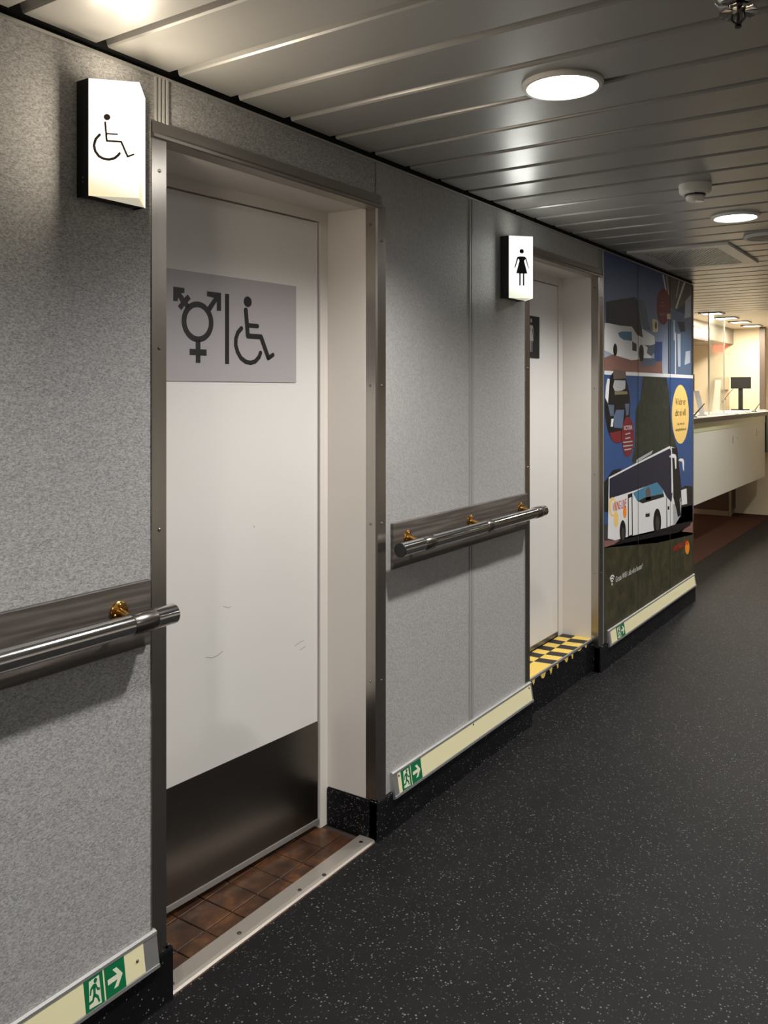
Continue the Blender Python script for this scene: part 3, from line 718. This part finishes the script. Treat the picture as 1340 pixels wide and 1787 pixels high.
# ================================================================ SIGNS
pd = Plane(2.257, 1.745, -PHI)
W0 = -0.0058
dsg = empty('door_sign', (1.82, 1.76, 1.449)); tag(dsg, 'wide grey plate with gender and wheelchair symbols on the near white door', 'sign')
plate('sign_plate', pd, [(-0.745, 1.449), (-0.1514, 1.449), (-0.1514, 1.7525), (-0.745, 1.7525)], -0.006, -0.003, 'sign_grey', dsg)
PW0, PW1 = -0.003, -0.0022
bm = bmesh.new()
cx_, cz_ = -0.5505, 1.6145
ring_pts(bm, pd, cx_, cz_, 0.0568, 0.0405, PW0, PW1)
bm_plate(bm, pd, [(-0.5169, 1.6572), (-0.4914, 1.6864), (-0.5169, 1.6889), (-0.5169, 1.7029), (-0.4651, 1.703), (-0.4651, 1.6514), (-0.4806, 1.6508), (-0.4806, 1.6778), (-0.506, 1.645)], PW0, PW1)
bm_plate(bm, pd, [(-0.6355, 1.7042), (-0.5982, 1.7040), (-0.5982, 1.6908), (-0.6097, 1.6885), (-0.5982, 1.6771), (-0.5866, 1.6873), (-0.576, 1.6769), (-0.5866, 1.6659), (-0.578, 1.6566), (-0.5904, 1.6466), (-0.5974, 1.6558), (-0.6086, 1.6431), (-0.62, 1.6531), (-0.6097, 1.6639), (-0.6194, 1.6774), (-0.6219, 1.6659), (-0.6355, 1.6657)], PW0, PW1)
bm_plate(bm, pd, [(-0.5579, 1.5640), (-0.5415, 1.5640), (-0.5415, 1.5385), (-0.5189, 1.5385), (-0.5189, 1.521), (-0.5415, 1.521), (-0.5415, 1.500), (-0.5575, 1.500), (-0.5575, 1.521), (-0.5795, 1.521), (-0.5795, 1.5385), (-0.5579, 1.5385)], PW0, PW1)
from_bm('gender_symbol', bm, 'picto_black', dsg)
plate('divider_bar', pd, [(-0.4493, 1.5), (-0.4343, 1.5), (-0.4343, 1.7023), (-0.4493, 1.7023)], PW0, PW1, 'picto_black', dsg)
bm = bmesh.new()
bm_plate(bm, pd, circ(-0.3606, 1.6862, 0.0158), PW0, PW1)
stroke_pts(bm, pd, [(-0.3683, 1.6610), (-0.3600, 1.5850), (-0.3060, 1.5850), (-0.2755, 1.5235)], 0.0155, PW0, PW1)
stroke_pts(bm, pd, [(-0.2755, 1.5215), (-0.2555, 1.5325)], 0.0135, PW0, PW1)
stroke_pts(bm, pd, [(-0.3620, 1.6165), (-0.3210, 1.6165)], 0.0135, PW0, PW1)
stroke_pts(bm, pd, [(-0.3860, 1.6060), (-0.4000, 1.5930), (-0.4075, 1.5750), (-0.4085, 1.5560), (-0.4010, 1.5360), (-0.3880, 1.5190), (-0.3690, 1.5085), (-0.3490, 1.5055), (-0.3300, 1.5105), (-0.3140, 1.5240), (-0.3080, 1.5370)], 0.0135, PW0, PW1)
from_bm('wheelchair_symbol', bm, 'picto_black', dsg)

# V-shaped lit boxes: flat black rim on the wall, two lit faces meeting at a ridge
def lit_sign(name, label, x0, z0, z1, face_m, watt, colour):
    x1 = x0+0.149; xm = x0+0.0745
    root = empty(name, (xm, D, z0)); tag(root, label, 'lit sign', 'lit toilet signs on the wall')
    box('base_plate', x0+0.002, x1-0.002, D-0.0365, D, z0+0.002, z1-0.002, 'black', root, 0.001, 1)
    # left rim plate (black), closed ends and the two glowing faces
    pr = [(x0+0.0015, D-0.0365), (xm, D-0.1045), (x1-0.0015, D-0.0365)]
    prism('lamp_body', pr, lambda p, t: (p[0], p[1], t), z0+0.001, z1-0.001, 'sign_edge', root)
    fa = Plane(x0, D-0.037, math.atan2(-0.069, 0.0745)); L = math.hypot(0.069, 0.0745)
    plate('lit_face', fa, [(0, z0), (L, z0), (L, z1), (0, z1)], -0.001, 0.0006, face_m, root)
    fb = Plane(xm, D-0.106, math.atan2(0.069, 0.0745))
    plate('lit_face', fb, [(0, z0), (L, z0), (L, z1), (0, z1)], -0.001, 0.0006, face_m, root)
    def lamp(loc, rot, sx_, sy_, share):      # tube light through both faces; upward lamp added to brighten the ceiling
        ld = bpy.data.lights.new('sign_lamp', 'AREA'); ld.shape = 'RECTANGLE'; ld.size = sx_; ld.size_y = sy_
        ld.energy = watt*share; ld.color = colour
        lo_ = bpy.data.objects.new('sign_lamp', ld); lo_.rotation_euler = rot
        link(lo_, loc, root)
    for pl_ in (fa, fb):
        rz = math.atan2(pl_.a[1], pl_.a[0])
        lamp(pl_.p(L/2, (z0+z1)/2, 0.0008), (-math.pi/2, 0, rz), L*0.96, (z1-z0)*0.97, 0.60)
    lamp((xm, D-0.080, z1+0.001), (math.pi, 0, 0), 0.05, 0.03, 0.07)
    box('rim', x0-0.0015, x0+0.002, D-0.037, D, z0, z1, 'black', root)
    box('rim', x1-0.002, x1+0.0015, D-0.037, D, z0, z1, 'black', root)
    for z in (z0+0.03, z0+0.04):
        lathe('screw', [(0.0018, 0.0), (0.0012, -0.001)], (x0-0.0015, D-0.02, z), 'screw_metal', root, 'X', 8)
    return root, fa
s1, fa = lit_sign('lit_sign', 'large lit white box with a wheelchair symbol beside the near door', 1.147, 1.827, 2.071, 'sign_lit', SIGN_W, SIGN_COL)
bm = bmesh.new(); q0, q1 = 0.0011, 0.0018
bm_plate(bm, fa, circ(0.0368, 1.9922, 0.0068), q0, q1)
stroke_pts(bm, fa, [(0.0332, 1.9809), (0.0364, 1.9427), (0.0652, 1.9427), (0.0782, 1.9125)], 0.0043, q0, q1)
stroke_pts(bm, fa, [(0.0782, 1.9125), (0.090, 1.9175)], 0.0040, q0, q1)
stroke_pts(bm, fa, [(0.0359, 1.9577), (0.0574, 1.9578)], 0.0034, q0, q1)
stroke_pts(bm, fa, [(0.0221, 1.9545), (0.0144, 1.945), (0.0109, 1.9317), (0.0135, 1.9197), (0.0207, 1.9098), (0.0296, 1.9051), (0.0403, 1.9039), (0.0511, 1.907), (0.0592, 1.9141), (0.0619, 1.918)], 0.0056, q0, q1)
from_bm('wheelchair_symbol', bm, 'picto_grey', s1)
WOMAN = [(0.0286, 1.9590), (0.0374, 1.9611), (0.0570, 1.9611), (0.0648, 1.9555), (0.0768, 1.9132), (0.0735, 1.9150), (0.0615, 1.9510), (0.0560, 1.9432), (0.0695, 1.8933), (0.0569, 1.8925), (0.0569, 1.8447), (0.0509, 1.8446), (0.0509, 1.8925), (0.0413, 1.8925), (0.0410, 1.8447), (0.0352, 1.8446), (0.0352, 1.8928), (0.0225, 1.8933), (0.0360, 1.9425), (0.0340, 1.9500), (0.0305, 1.9510), (0.0185, 1.9150), (0.0145, 1.9140), (0.0255, 1.9545)]
s2, fa2 = lit_sign('lit_sign', 'smaller looking lit white box with a woman symbol beside the far door', 3.132, 1.7945, 2.0425, 'sign_cool', SIGN2_W, SIGN2_COL)
bm = bmesh.new()
bm_plate(bm, fa2, [(u+0.008, z) for u, z in WOMAN], q0, q1)
bm_plate(bm, fa2, circ(0.0537, 1.9815, 0.0090), q0, q1)
from_bm('woman_symbol', bm, 'picto_black', s2)
# black plate on the ladies' door
bp = empty('door_sign', (3.88, 1.753, 1.586)); tag(bp, 'small black plate with a pale woman symbol on the far white door', 'sign')
plp = Plane(0, 1.753, 0)
plate('sign_plate', plp, [(3.80, 1.586), (3.951, 1.586), (3.951, 1.788), (3.80, 1.788)], -0.0001, 0.006, 'picto_black', bp)
bm = bmesh.new()
bm_plate(bm, plp, [(3.853+(u-0.0457)*1.1, 1.675+(z-1.9)*1.1) for u, z in WOMAN], 0.006, 0.0066)
bm_plate(bm, plp, circ(3.853, 1.675+0.0815*1.1, 0.010), 0.006, 0.0066)
from_bm('woman_symbol', bm, 'sign_grey', bp)

# ================================================================ ESCAPE-ROUTE GLOW STRIPS
RUN = [[(-0.10, 0.62), (0.08, 0.66), (0.16, 0.50), (0.30, 0.47), (0.30, 0.54), (0.20, 0.58), (0.12, 0.74), (-0.02, 0.76), (-0.18, 0.68), (-0.26, 0.50), (-0.19, 0.47), (-0.13, 0.60)],
       [(-0.04, 0.70), (0.10, 0.66), (0.06, 0.44), (0.20, 0.34), (0.26, 0.14), (0.18, 0.12), (0.11, 0.28), (-0.06, 0.40)],
       [(-0.06, 0.46), (0.04, 0.42), (-0.08, 0.24), (-0.30, 0.22), (-0.32, 0.30), (-0.14, 0.32)]]
def glow_strip(label, x0, x1, px0, px1, psize, screws, tail):
    root = empty('escape_route_strip', ((x0+x1)/2, D, 0.10)); tag(root, label, 'glow strip', 'escape route strips along the skirting')
    pr = [(D, 0.186), (D-0.005, 0.187), (D-0.0115, 0.184), (D-0.0125, 0.178), (D-0.0105, 0.178), (D-0.0205, 0.113), (D-0.0225, 0.113), (D-0.0235, 0.106), (D-0.018, 0.102), (D, 0.102)]
    hd = profile_x('holder', pr, x0, x1, 'aluminium', root)
    def P(u, v, w_):      # point on the sloping face: u along X, v 0..1 up the slope
        return (u, D-0.0205+0.010*v-0.988*w_, 0.113+0.065*v-0.15*w_)
    def slope_plate(name, pts, w0, w1, m, parent):
        return prism(name, pts, lambda p, t: P(p[0], p[1], t), w0, w1, m, parent)
    pp = slope_plate('luminous_plate', [(px0, 0.03), (px1, 0.03), (px1, 0.985), (px0, 0.985)], 0.0, 0.0006, 'lum_cream', root)
    if tail:
        slope_plate('end_piece', [tail[0:2] and (tail[0], 0.0), (tail[1], 0.0), (tail[1], 1.0), (tail[0], 1.0)], 0.0, 0.0012, 'aluminium', root)
    xa, xb, xc = psize
    m1 = slope_plate('running_man_panel', [(xa, 0.02), (xb-0.002, 0.02), (xb-0.002, 0.99), (xa, 0.99)], 0.0006, 0.0010, 'safety_green', root)
    cxm, wd = (xa+xb-0.002)/2, (xb-xa)
    bm = bmesh.new()
    bm_prism(bm, [(cxm-0.30*wd, 0.10), (cxm+0.32*wd, 0.06), (cxm+0.30*wd, 0.92), (cxm-0.22*wd, 0.90)], lambda p, t: P(p[0], p[1], t), 0.0010, 0.0012)
    from_bm('doorway_mark', bm, 'lum_white', m1)
    bm = bmesh.new()
    for poly in RUN:
        bm_prism(bm, [(cxm+0.95*u*wd, v) for u, v in poly], lambda p, t: P(p[0], p[1], t), 0.0012, 0.0014)
    bm_prism(bm, [(cxm+0.10*wd+0.09*wd*math.cos(2*math.pi*k/12), 0.83+0.075*math.sin(2*math.pi*k/12)) for k in range(12)], lambda p, t: P(p[0], p[1], t), 0.0012, 0.0014)
    from_bm('running_man', bm, 'safety_green', m1)
    m2 = slope_plate('arrow_panel', [(xb+0.002, 0.02), (xc, 0.02), (xc, 0.99), (xb+0.002, 0.99)], 0.0006, 0.0010, 'safety_green', root)
    cxa, wa = (xb+0.002+xc)/2, (xc-xb)
    bm = bmesh.new()
    bm_prism(bm, [(cxa+u*wa, v) for u, v in [(-0.36, 0.42), (0.10, 0.42), (-0.10, 0.20), (0.10, 0.20), (0.36, 0.50), (0.10, 0.80), (-0.10, 0.80), (0.10, 0.58), (-0.36, 0.58)]], lambda p, t: P(p[0], p[1], t), 0.0010, 0.0012)
    from_bm('arrow', bm, 'lum_white', m2)
    for x, v in screws:
        c = P(x, v, 0.0006)
        lathe('screw', [(0.004, 0.0), (0.0037, -0.0015), (0.002, -0.0028)], c, 'screw_metal', root, 'Y', 12)
glow_strip('cream escape strip below the near left wall, sign at its right end', -2.5, 1.352, -2.49, 1.312, (1.153, 1.203, 1.258), [(1.292, 0.55), (0.4, 0.55)], None)
glow_strip('cream escape strip below the short handrail between both doors', 2.334, 3.404, 2.360, 3.392, (2.378, 2.437, 2.502), [(2.366, 0.85), (2.88, 0.9), (3.375, 0.85)], None)
glow_strip('cream escape strip along the foot of the coach mural', 4.352, 6.058, 4.38, 6.04, (4.466, 4.53, 4.594), [], None)

# ================================================================ CEILING FIXTURES
def downlight(x, y, label):
    root = empty('downlight', (x, y, ZC-0.012)); tag(root, label, 'ceiling light', 'round recessed ceiling lights')
    lathe('trim_ring', [(0.097, 0.004), (0.098, -0.004), (0.094, -0.010), (0.086, -0.011), (0.081, -0.006), (0.081, 0.004)], (x, y, ZC), 'detector', root, 'Z', 48)
    lathe('glass', [(0.081, -0.004), (0.081, -0.0065), (0.06, -0.009), (0.02, -0.0105)], (x, y, ZC), 'lamp_glass', root, 'Z', 40)
    ld = bpy.data.lights.new('downlight_lamp', 'SPOT'); ld.energy = DOWN_W; ld.color = DOWN_COL
    ld.spot_size = math.radians(146); ld.spot_blend = 0.7; ld.shadow_soft_size = 0.055
    lo_ = bpy.data.objects.new('downlight_lamp', ld); link(lo_, (x, y, ZC-0.02), root)
    return root
downlight(1.978, 0.815, 'large bright round ceiling light nearest the viewer')
downlight(3.869, 0.818, 'smaller looking bright round ceiling light beside the smoke detector')
for x, lab in ((0.09, 'beside the long near handrail'), (5.76, 'in front of the coach mural'), (7.65, 'in front of the service counter')):
    downlight(x, 0.815, 'round ceiling light over the corridor ' + lab)
for x, lab in ((0.09, 'behind the viewer'), (1.98, 'across from the near door'), (3.87, 'across from the far door'), (5.76, 'across from the coach mural'), (7.65, 'across from the counter')):
    downlight(x, -1.07, 'added unseen round ceiling light over the open lobby ' + lab)  # second row out of view, added to light the scene from the lobby
# smoke detector
sd = empty('smoke_detector', (3.202, 0.814, ZC-0.06)); tag(sd, 'off-white smoke detector hanging between the two ceiling lights', 'smoke detector')
lathe('base', [(0.056, 0.0), (0.057, -0.006), (0.055, -0.028), (0.046, -0.036)], (3.202, 0.814, ZC), 'detector', sd, 'Z', 40)
lathe('neck', [(0.036, -0.036), (0.036, -0.041)], (3.202, 0.814, ZC), 'black', sd, 'Z', 32)
lathe('sensor_head', [(0.031, -0.041), (0.033, -0.046), (0.031, -0.056), (0.022, -0.061)], (3.202, 0.814, ZC), 'detector', sd, 'Z', 32)
lathe('lens', [(0.015, -0.060), (0.014, -0.063)], (3.205, 0.80, ZC), 'lens_clear', sd, 'Z', 20)
box('tab', 3.160, 3.166, 0.800, 0.806, ZC-0.042, ZC-0.030, 'black', sd)
# unlit disc
un = empty('ceiling_speaker', (4.43, 0.854, ZC-0.02)); tag(un, 'flat unlit round disc on the ceiling beside the vent', 'ceiling disc')
lathe('rim', [(0.098, 0.0), (0.098, -0.008), (0.090, -0.014), (0.083, -0.012), (0.083, 0.0)], (4.43, 0.80, ZC), 'detector', un, 'Z', 40)
lathe('cover', [(0.083, -0.006), (0.083, -0.010), (0.03, -0.012)], (4.43, 0.80, ZC), 'ceiling_joint', un, 'Z', 36)
# sprinkler
sx, sy = 1.735, 0.362
sp = empty('sprinkler', (sx, sy, ZC-0.055)); tag(sp, 'dark metal fire sprinkler hanging at the upper right ceiling', 'sprinkler')
lathe('rosette', [(0.040, 0.0), (0.041, -0.004), (0.036, -0.010), (0.018, -0.012), (0.018, 0.0)], (sx, sy, ZC), 'chrome', sp, 'Z', 32)
lathe('body', [(0.016, -0.002), (0.016, -0.020), (0.011, -0.024), (0.010, -0.030)], (sx, sy, ZC), 'collar_metal', sp, 'Z', 6)
bm = bmesh.new()
for s_ in (-1, 1):
    bm_tube(bm, (sx, sy+s_*0.010, ZC-0.026), (sx, sy+s_*0.012, ZC-0.040), 0.0025, n=8)
    bm_tube(bm, (sx, sy+s_*0.012, ZC-0.040), (sx, sy, ZC-0.052), 0.0025, n=8)
from_bm('frame_arms', bm, 'collar_metal', sp, True)
tube('glass_bulb', (sx, sy, ZC-0.028), (sx, sy, ZC-0.050), 0.0028, 'collar_metal', sp, n=10)
bm = bmesh.new(); bm_lathe(bm, [(0.006, -0.050), (0.006, -0.0555)], (sx, sy, ZC), 'Z', 12)
from_bm('tip', bm, 'black', sp, True)
bm = bmesh.new()
for k in range(10):
    a = 2*math.pi*k/10
    e = Vector((math.cos(a), math.sin(a), 0)); f_ = Vector((-math.sin(a), math.cos(a), 0))
    c = Vector((sx, sy, ZC-0.024))
    q = [c+e*0.010-f_*0.003, c+e*0.010+f_*0.003, c+e*0.034+f_*0.007, c+e*0.034-f_*0.007]
    A = [bm.verts.new(p) for p in q]; B = [bm.verts.new(p-Vector((0, 0, 0.0015+0.004*(i > 1)))) for i, p in enumerate(q)]
    bm.faces.new(A); bm.faces.new(B[::-1])
    for i in range(4): bm.faces.new([A[i], B[i], B[(i+1) % 4], A[(i+1) % 4]])
from_bm('deflector', bm, 'chrome', sp)
# air vent with diagonal slots
gx0, gx1, gy0, gy1 = 4.515, 5.268, 0.990, 1.500
gv = empty('air_vent', ((gx0+gx1)/2, (gy0+gy1)/2, ZC-0.012)); tag(gv, 'square ceiling air vent with diagonal slots above the mural', 'air vent')
fw = 0.07; zt, zb2 = ZC, ZC-0.012
prism('vent_frame', [(gx0, gy0), (gx1, gy0), (gx1, gy0+fw), (gx0, gy0+fw)], lambda p, t: (p[0], p[1], t), zb2, zt, 'detector', gv)
prism('vent_frame', [(gx0, gy1-fw), (gx1, gy1-fw), (gx1, gy1), (gx0, gy1)], lambda p, t: (p[0], p[1], t), zb2, zt, 'detector', gv)
prism('vent_frame', [(gx0, gy0+fw), (gx0+fw, gy0+fw), (gx0+fw, gy1-fw), (gx0, gy1-fw)], lambda p, t: (p[0], p[1], t), zb2, zt, 'detector', gv)
prism('vent_frame', [(gx1-fw, gy0+fw), (gx1, gy0+fw), (gx1, gy1-fw), (gx1-fw, gy1-fw)], lambda p, t: (p[0], p[1], t), zb2, zt, 'detector', gv)
box('vent_recess', gx0+fw, gx1-fw, gy0+fw, gy1-fw, ZC-0.003, ZC-0.001, 'joint_dark', gv)
bm = bmesh.new()
ix0, ix1, iy0, iy1 = gx0+fw, gx1-fw, gy0+fw, gy1-fw
dx, dy = 0.893, 0.450
k = -40
for k in range(-60, 60):
    y_at = iy0 + k*0.0185           # line y = y_at + (x-ix0)*dy/dx, clipped to the opening
    xs = ix0; xe = ix1
    sl = dy/dx
    xa = max(xs, ix0+(iy0-y_at)/sl); xb = min(xe, ix0+(iy1-y_at)/sl)
    if xb-xa < 0.02: continue
    h_ = 0.0052
    ya, yb = y_at+(xa-ix0)*sl, y_at+(xb-ix0)*sl
    bm_prism(bm, [(xa, ya-h_), (xb, yb-h_), (xb, yb+h_), (xa, ya+h_)], lambda p, t: (p[0], p[1], t), ZC-0.0105, ZC-0.004)
o = from_bm('vent_slats', bm, 'detector', gv); o['kind'] = 'stuff'

# ================================================================ SERVICE COUNTER AND WHAT STANDS ON IT
for i, (x, lab) in enumerate(((8.44, 'square light over the counter, nearest of the four'), (9.05, 'square light over the counter, second of the four'), (9.64, 'square light over the counter, third of the four'), (10.25, 'square light over the counter, farthest of the four'))):
    y = 1.995
    root = empty('square_light', (x, y, ZC-0.01)); tag(root, lab, 'ceiling light', 'square lights over the counter')
    bm = bmesh.new()
    for q in ((x-0.10, x+0.10, y-0.10, y-0.082), (x-0.10, x+0.10, y+0.082, y+0.10), (x-0.10, x-0.082, y-0.082, y+0.082), (x+0.082, x+0.10, y-0.082, y+0.082)):
        bm_box(bm, q[0], q[1], q[2], q[3], ZC-0.012, ZC)
    from_bm('frame', bm, 'aluminium_dark', root)
    box('diffuser', x-0.082, x+0.082, y-0.082, y+0.082, ZC-0.010, ZC-0.003, 'desk_lamp_glass', root)
    ld = bpy.data.lights.new('square_lamp', 'AREA'); ld.shape = 'SQUARE'; ld.size = 0.16; ld.energy = DESK_W; ld.color = DESK_COL
    link(bpy.data.objects.new('square_lamp', ld), (x, y, ZC-0.014), root)
co = empty('service_counter', (8.4, 1.95, 0.0)); tag(co, 'pale service counter with a dark edged top at the far end', 'counter')
CT = 1.212
box('worktop', 6.07, 10.74, 1.81, 2.30, 1.170, CT-0.003, 'counter_edge', co, 0.002, 1)
box('worktop_surface', 6.07, 10.74, 1.812, 2.30, CT-0.003, CT, 'counter_top', co)
box('glass_lip', 6.09, 10.33, 1.868, 1.874, 1.085, 1.170, 'glass_lip', co)
fp = box('front_panel', 6.07, 10.325, 1.872, 1.90, 0.485, 1.12, 'counter_white', co, 0.002, 1)
box('pull_slot', 8.745, 8.752, 1.8705, 1.873, 0.93, 1.00, 'joint_dark', fp)
box('pull_slot', 9.86, 9.866, 1.8705, 1.873, 0.95, 1.03, 'joint_dark', fp)
box('keyhole', 8.93, 8.94, 1.8705, 1.873, 0.965, 0.975, 'joint_dark', fp)
box('keyhole', 9.98, 9.99, 1.8705, 1.873, 0.985, 0.995, 'joint_dark', fp)
box('side_support', 6.07, 6.12, 1.9, 2.28, 0.0, 1.170, 'counter_white', co)
box('end_panel', 10.34, 10.74, 1.86, 1.90, 0.75, 1.170, 'green_dark', co)
lathe('lock', [(0.012, 0.0), (0.012, -0.006)], (7.28, 1.868, 1.135), 'chrome', co, 'Y', 14)
cb = empty('low_cabinet', (10.55, 2.6, 0)); tag(cb, 'dark brown low cabinet under the counter at the end wall', 'cabinet')
box('body', 10.42, 10.745, 2.27, 2.95, 0.06, 0.95, 'brown_cabinet', cb, 0.003, 1)
box('plinth', 10.415, 10.745, 2.28, 2.95, 0.003, 0.06, 'taupe', cb)
box('side_edge', 10.405, 10.42, 2.245, 2.27, 0.003, 0.95, 'taupe', cb)
fa_ = empty('bulkhead', (9, 2.4, 1.99)); tag(fa_, 'grey boxed bulkhead under the ceiling behind the counter', 'bulkhead')
box('near_section', 6.07, 9.62, 2.30, 2.98, 1.985, ZC-0.001, 'fascia_light', fa_)
box('far_section', 9.62, 10.745, 2.295, 2.98, 1.985, ZC-0.001, 'fascia_grey', fa_)
box('bottom_board', 6.07, 9.62, 2.302, 2.98, 1.965, 1.985, 'post_brown', fa_)
box('name_strip', 8.75, 9.25, 2.296, 2.30, 2.075, 2.10, 'post_brown', fa_)
rs = empty('exit_sign', (10.74, 2.45, 1.91)); tag(rs, 'small glowing red sign on the cream end wall', 'lit sign')
box('housing', 10.725, 10.749, 2.39, 2.51, 1.900, 1.980, 'red_sign', rs, 0.004)
gs = empty('glass_screen', (8.65, 2.0, CT)); tag(gs, 'clear glass screen standing on the counter', 'glass screen')
box('pane', 8.36, 8.95, 1.998, 2.004, CT+0.001, ZC-0.001, 'glass', gs)
box('edge', 8.352, 8.36, 1.994, 2.008, CT, ZC-0.001, 'glass_edge', gs)
box('edge', 8.95, 8.958, 1.994, 2.008, CT, ZC-0.001, 'glass_edge', gs)
po = empty('post', (10.60, 1.945, CT)); tag(po, 'brown square post between counter and ceiling at the far right', 'post')
box('shaft', 10.57, 10.63, 1.915, 1.975, CT+0.012, ZC-0.001, 'post_brown', po, 0.003, 1)
box('foot', 10.555, 10.645, 1.90, 1.99, CT, CT+0.012, 'aluminium', po, 0.002, 1)
# customer display facing the corridor
mo = empty('display', (10.2, 2.10, CT)); tag(mo, 'black customer display on a thick post on the counter', 'display')
pm = Plane(10.2, 2.10, -math.pi/2+0.20)
def dbox(name, u0, u1, z0, z1, w0, w1, m):
    return plate(name, pm, [(u0, z0), (u1, z0), (u1, z1), (u0, z1)], w0, w1, m, mo)
dbox('screen_housing', -0.105, 0.105, 1.462, 1.590, -0.02, 0.02, 'black')
dbox('screen', -0.096, 0.096, 1.472, 1.580, 0.02, 0.021, 'picto_black')
dbox('pole', -0.026, 0.022, CT+0.02, 1.47, -0.022, 0.0, 'black')
dbox('foot', -0.10, 0.09, CT, CT+0.02, -0.08, 0.06, 'black')
cbm = bmesh.new()
cp = [(10.12, 2.16, 1.462), (10.05, 2.20, 1.40), (9.98, 2.235, 1.33), (9.90, 2.265, 1.26), (9.86, 2.275, CT+0.008)]
for a, b_ in zip(cp, cp[1:]): bm_tube(cbm, a, b_, 0.0035, n=8)
cbl = from_bm('cable', cbm, 'joint_dark', mo, True)
tube('ferrite', (10.00, 2.225, 1.348), (9.96, 2.245, 1.312), 0.011, 'black', mo, n=12)
# partly hidden screen by the mural edge
m2_ = empty('monitor', (8.06, 2.2, CT)); tag(m2_, 'black monitor edge just showing beside the mural corner', 'monitor')
box('screen', 8.05, 8.075, 2.058, 2.36, 1.43, 1.585, 'black', m2_, 0.004, 1)
box('stand', 8.06, 8.09, 2.19, 2.22, CT+0.012, 1.45, 'black', m2_)
box('foot', 8.0, 8.15, 2.12, 2.29, CT, CT+0.012, 'black', m2_, 0.003, 1)
# leaflet stand and leaning card
ls = empty('leaflet_stand', (9.2, 2.13, CT)); tag(ls, 'tall narrow white leaflet stand on the counter', 'leaflet stand')
pls = Plane(9.2, 2.13, -math.pi/2+0.2)
plate('back', pls, [(-0.045, CT), (0.025, CT), (0.042, 1.545), (-0.012, 1.545)], -0.004, 0.0, 'paper_white', ls)
plate('pocket', pls, [(-0.047, CT), (0.027, CT), (0.034, 1.34), (-0.032, 1.34)], 0.012, 0.015, 'paper_white', ls)
plate('base', pls, [(-0.05, CT), (0.03, CT), (0.03, CT+0.01), (-0.05, CT+0.01)], -0.03, 0.03, 'paper_white', ls)
lc = empty('leaning_card', (7.9, 1.98, CT)); tag(lc, 'bright white card leaning over at the counter near end', 'card')
plc = Plane(7.9, 1.985, -math.pi/2+0.2)
plate('card', plc, [(0.015, CT), (0.062, CT), (0.01, 1.432), (-0.035, 1.432)], -0.006, 0.0, 'paper_white', lc)
plate('stand_foot', plc, [(0.0, CT), (0.075, CT), (0.075, CT+0.01), (0.0, CT+0.01)], -0.03, 0.02, 'paper_white', lc)
bx_ = empty('wall_box', (10.70, 2.42, 1.2)); tag(bx_, 'beige box fixed to the end wall behind the leaflet stand', 'wall box')
box('body', 10.66, 10.749, 2.34, 2.50, 1.45, 1.60, 'beige_box', bx_, 0.004, 1)
box('drop_panel', 10.70, 10.749, 2.34, 2.39, 1.10, 1.45, 'beige_box', bx_)
# papers
def paper(x, y, rz, sx_, sy_, n, lab, cat='paper'):
    root = empty('paper_stack', (x, y, CT)); tag(root, lab, cat, 'papers on the counter')
    for k in range(n):
        a = rz+random.uniform(-0.12, 0.12)
        pts = [(x+u*math.cos(a)-v*math.sin(a), y+u*math.sin(a)+v*math.cos(a)) for u, v in ((-sx_, -sy_), (sx_, -sy_), (sx_, sy_), (-sx_, sy_))]
        prism('sheet', pts, lambda p, t: (p[0], p[1], t), CT+0.004*k+0.0002, CT+0.004*(k+1), 'paper_white', root)
paper(9.35, 1.95, 0.1, 0.15, 0.105, 5, 'thick stack of white papers in front of the display')
paper(8.6, 1.90, -0.2, 0.10, 0.075, 2, 'thin white leaflets on the counter below the glass screen')
# desk pens on swivel bases
def desk_pen(x, y, ex, ey, ez, lab):
    root = empty('desk_pen', (x, y, CT)); tag(root, lab, 'pen', 'pens on the counter')
    lathe('base', [(0.03, 0.0), (0.03, 0.006), (0.012, 0.016)], (x, y, CT), 'black', root, 'Z', 20)
    bm = bmesh.new(); bm_tube(bm, (x, y, CT+0.010), (ex, ey, ez), 0.007, 0.003, 12)
    from_bm('pen', bm, 'black', root, True)
desk_pen(7.36, 1.885, 7.50, 1.83, 1.325, 'black pen standing in its base beside the mural corner')
desk_pen(9.78, 1.88, 9.95, 1.84, 1.325, 'black pen standing in its base beside the display')
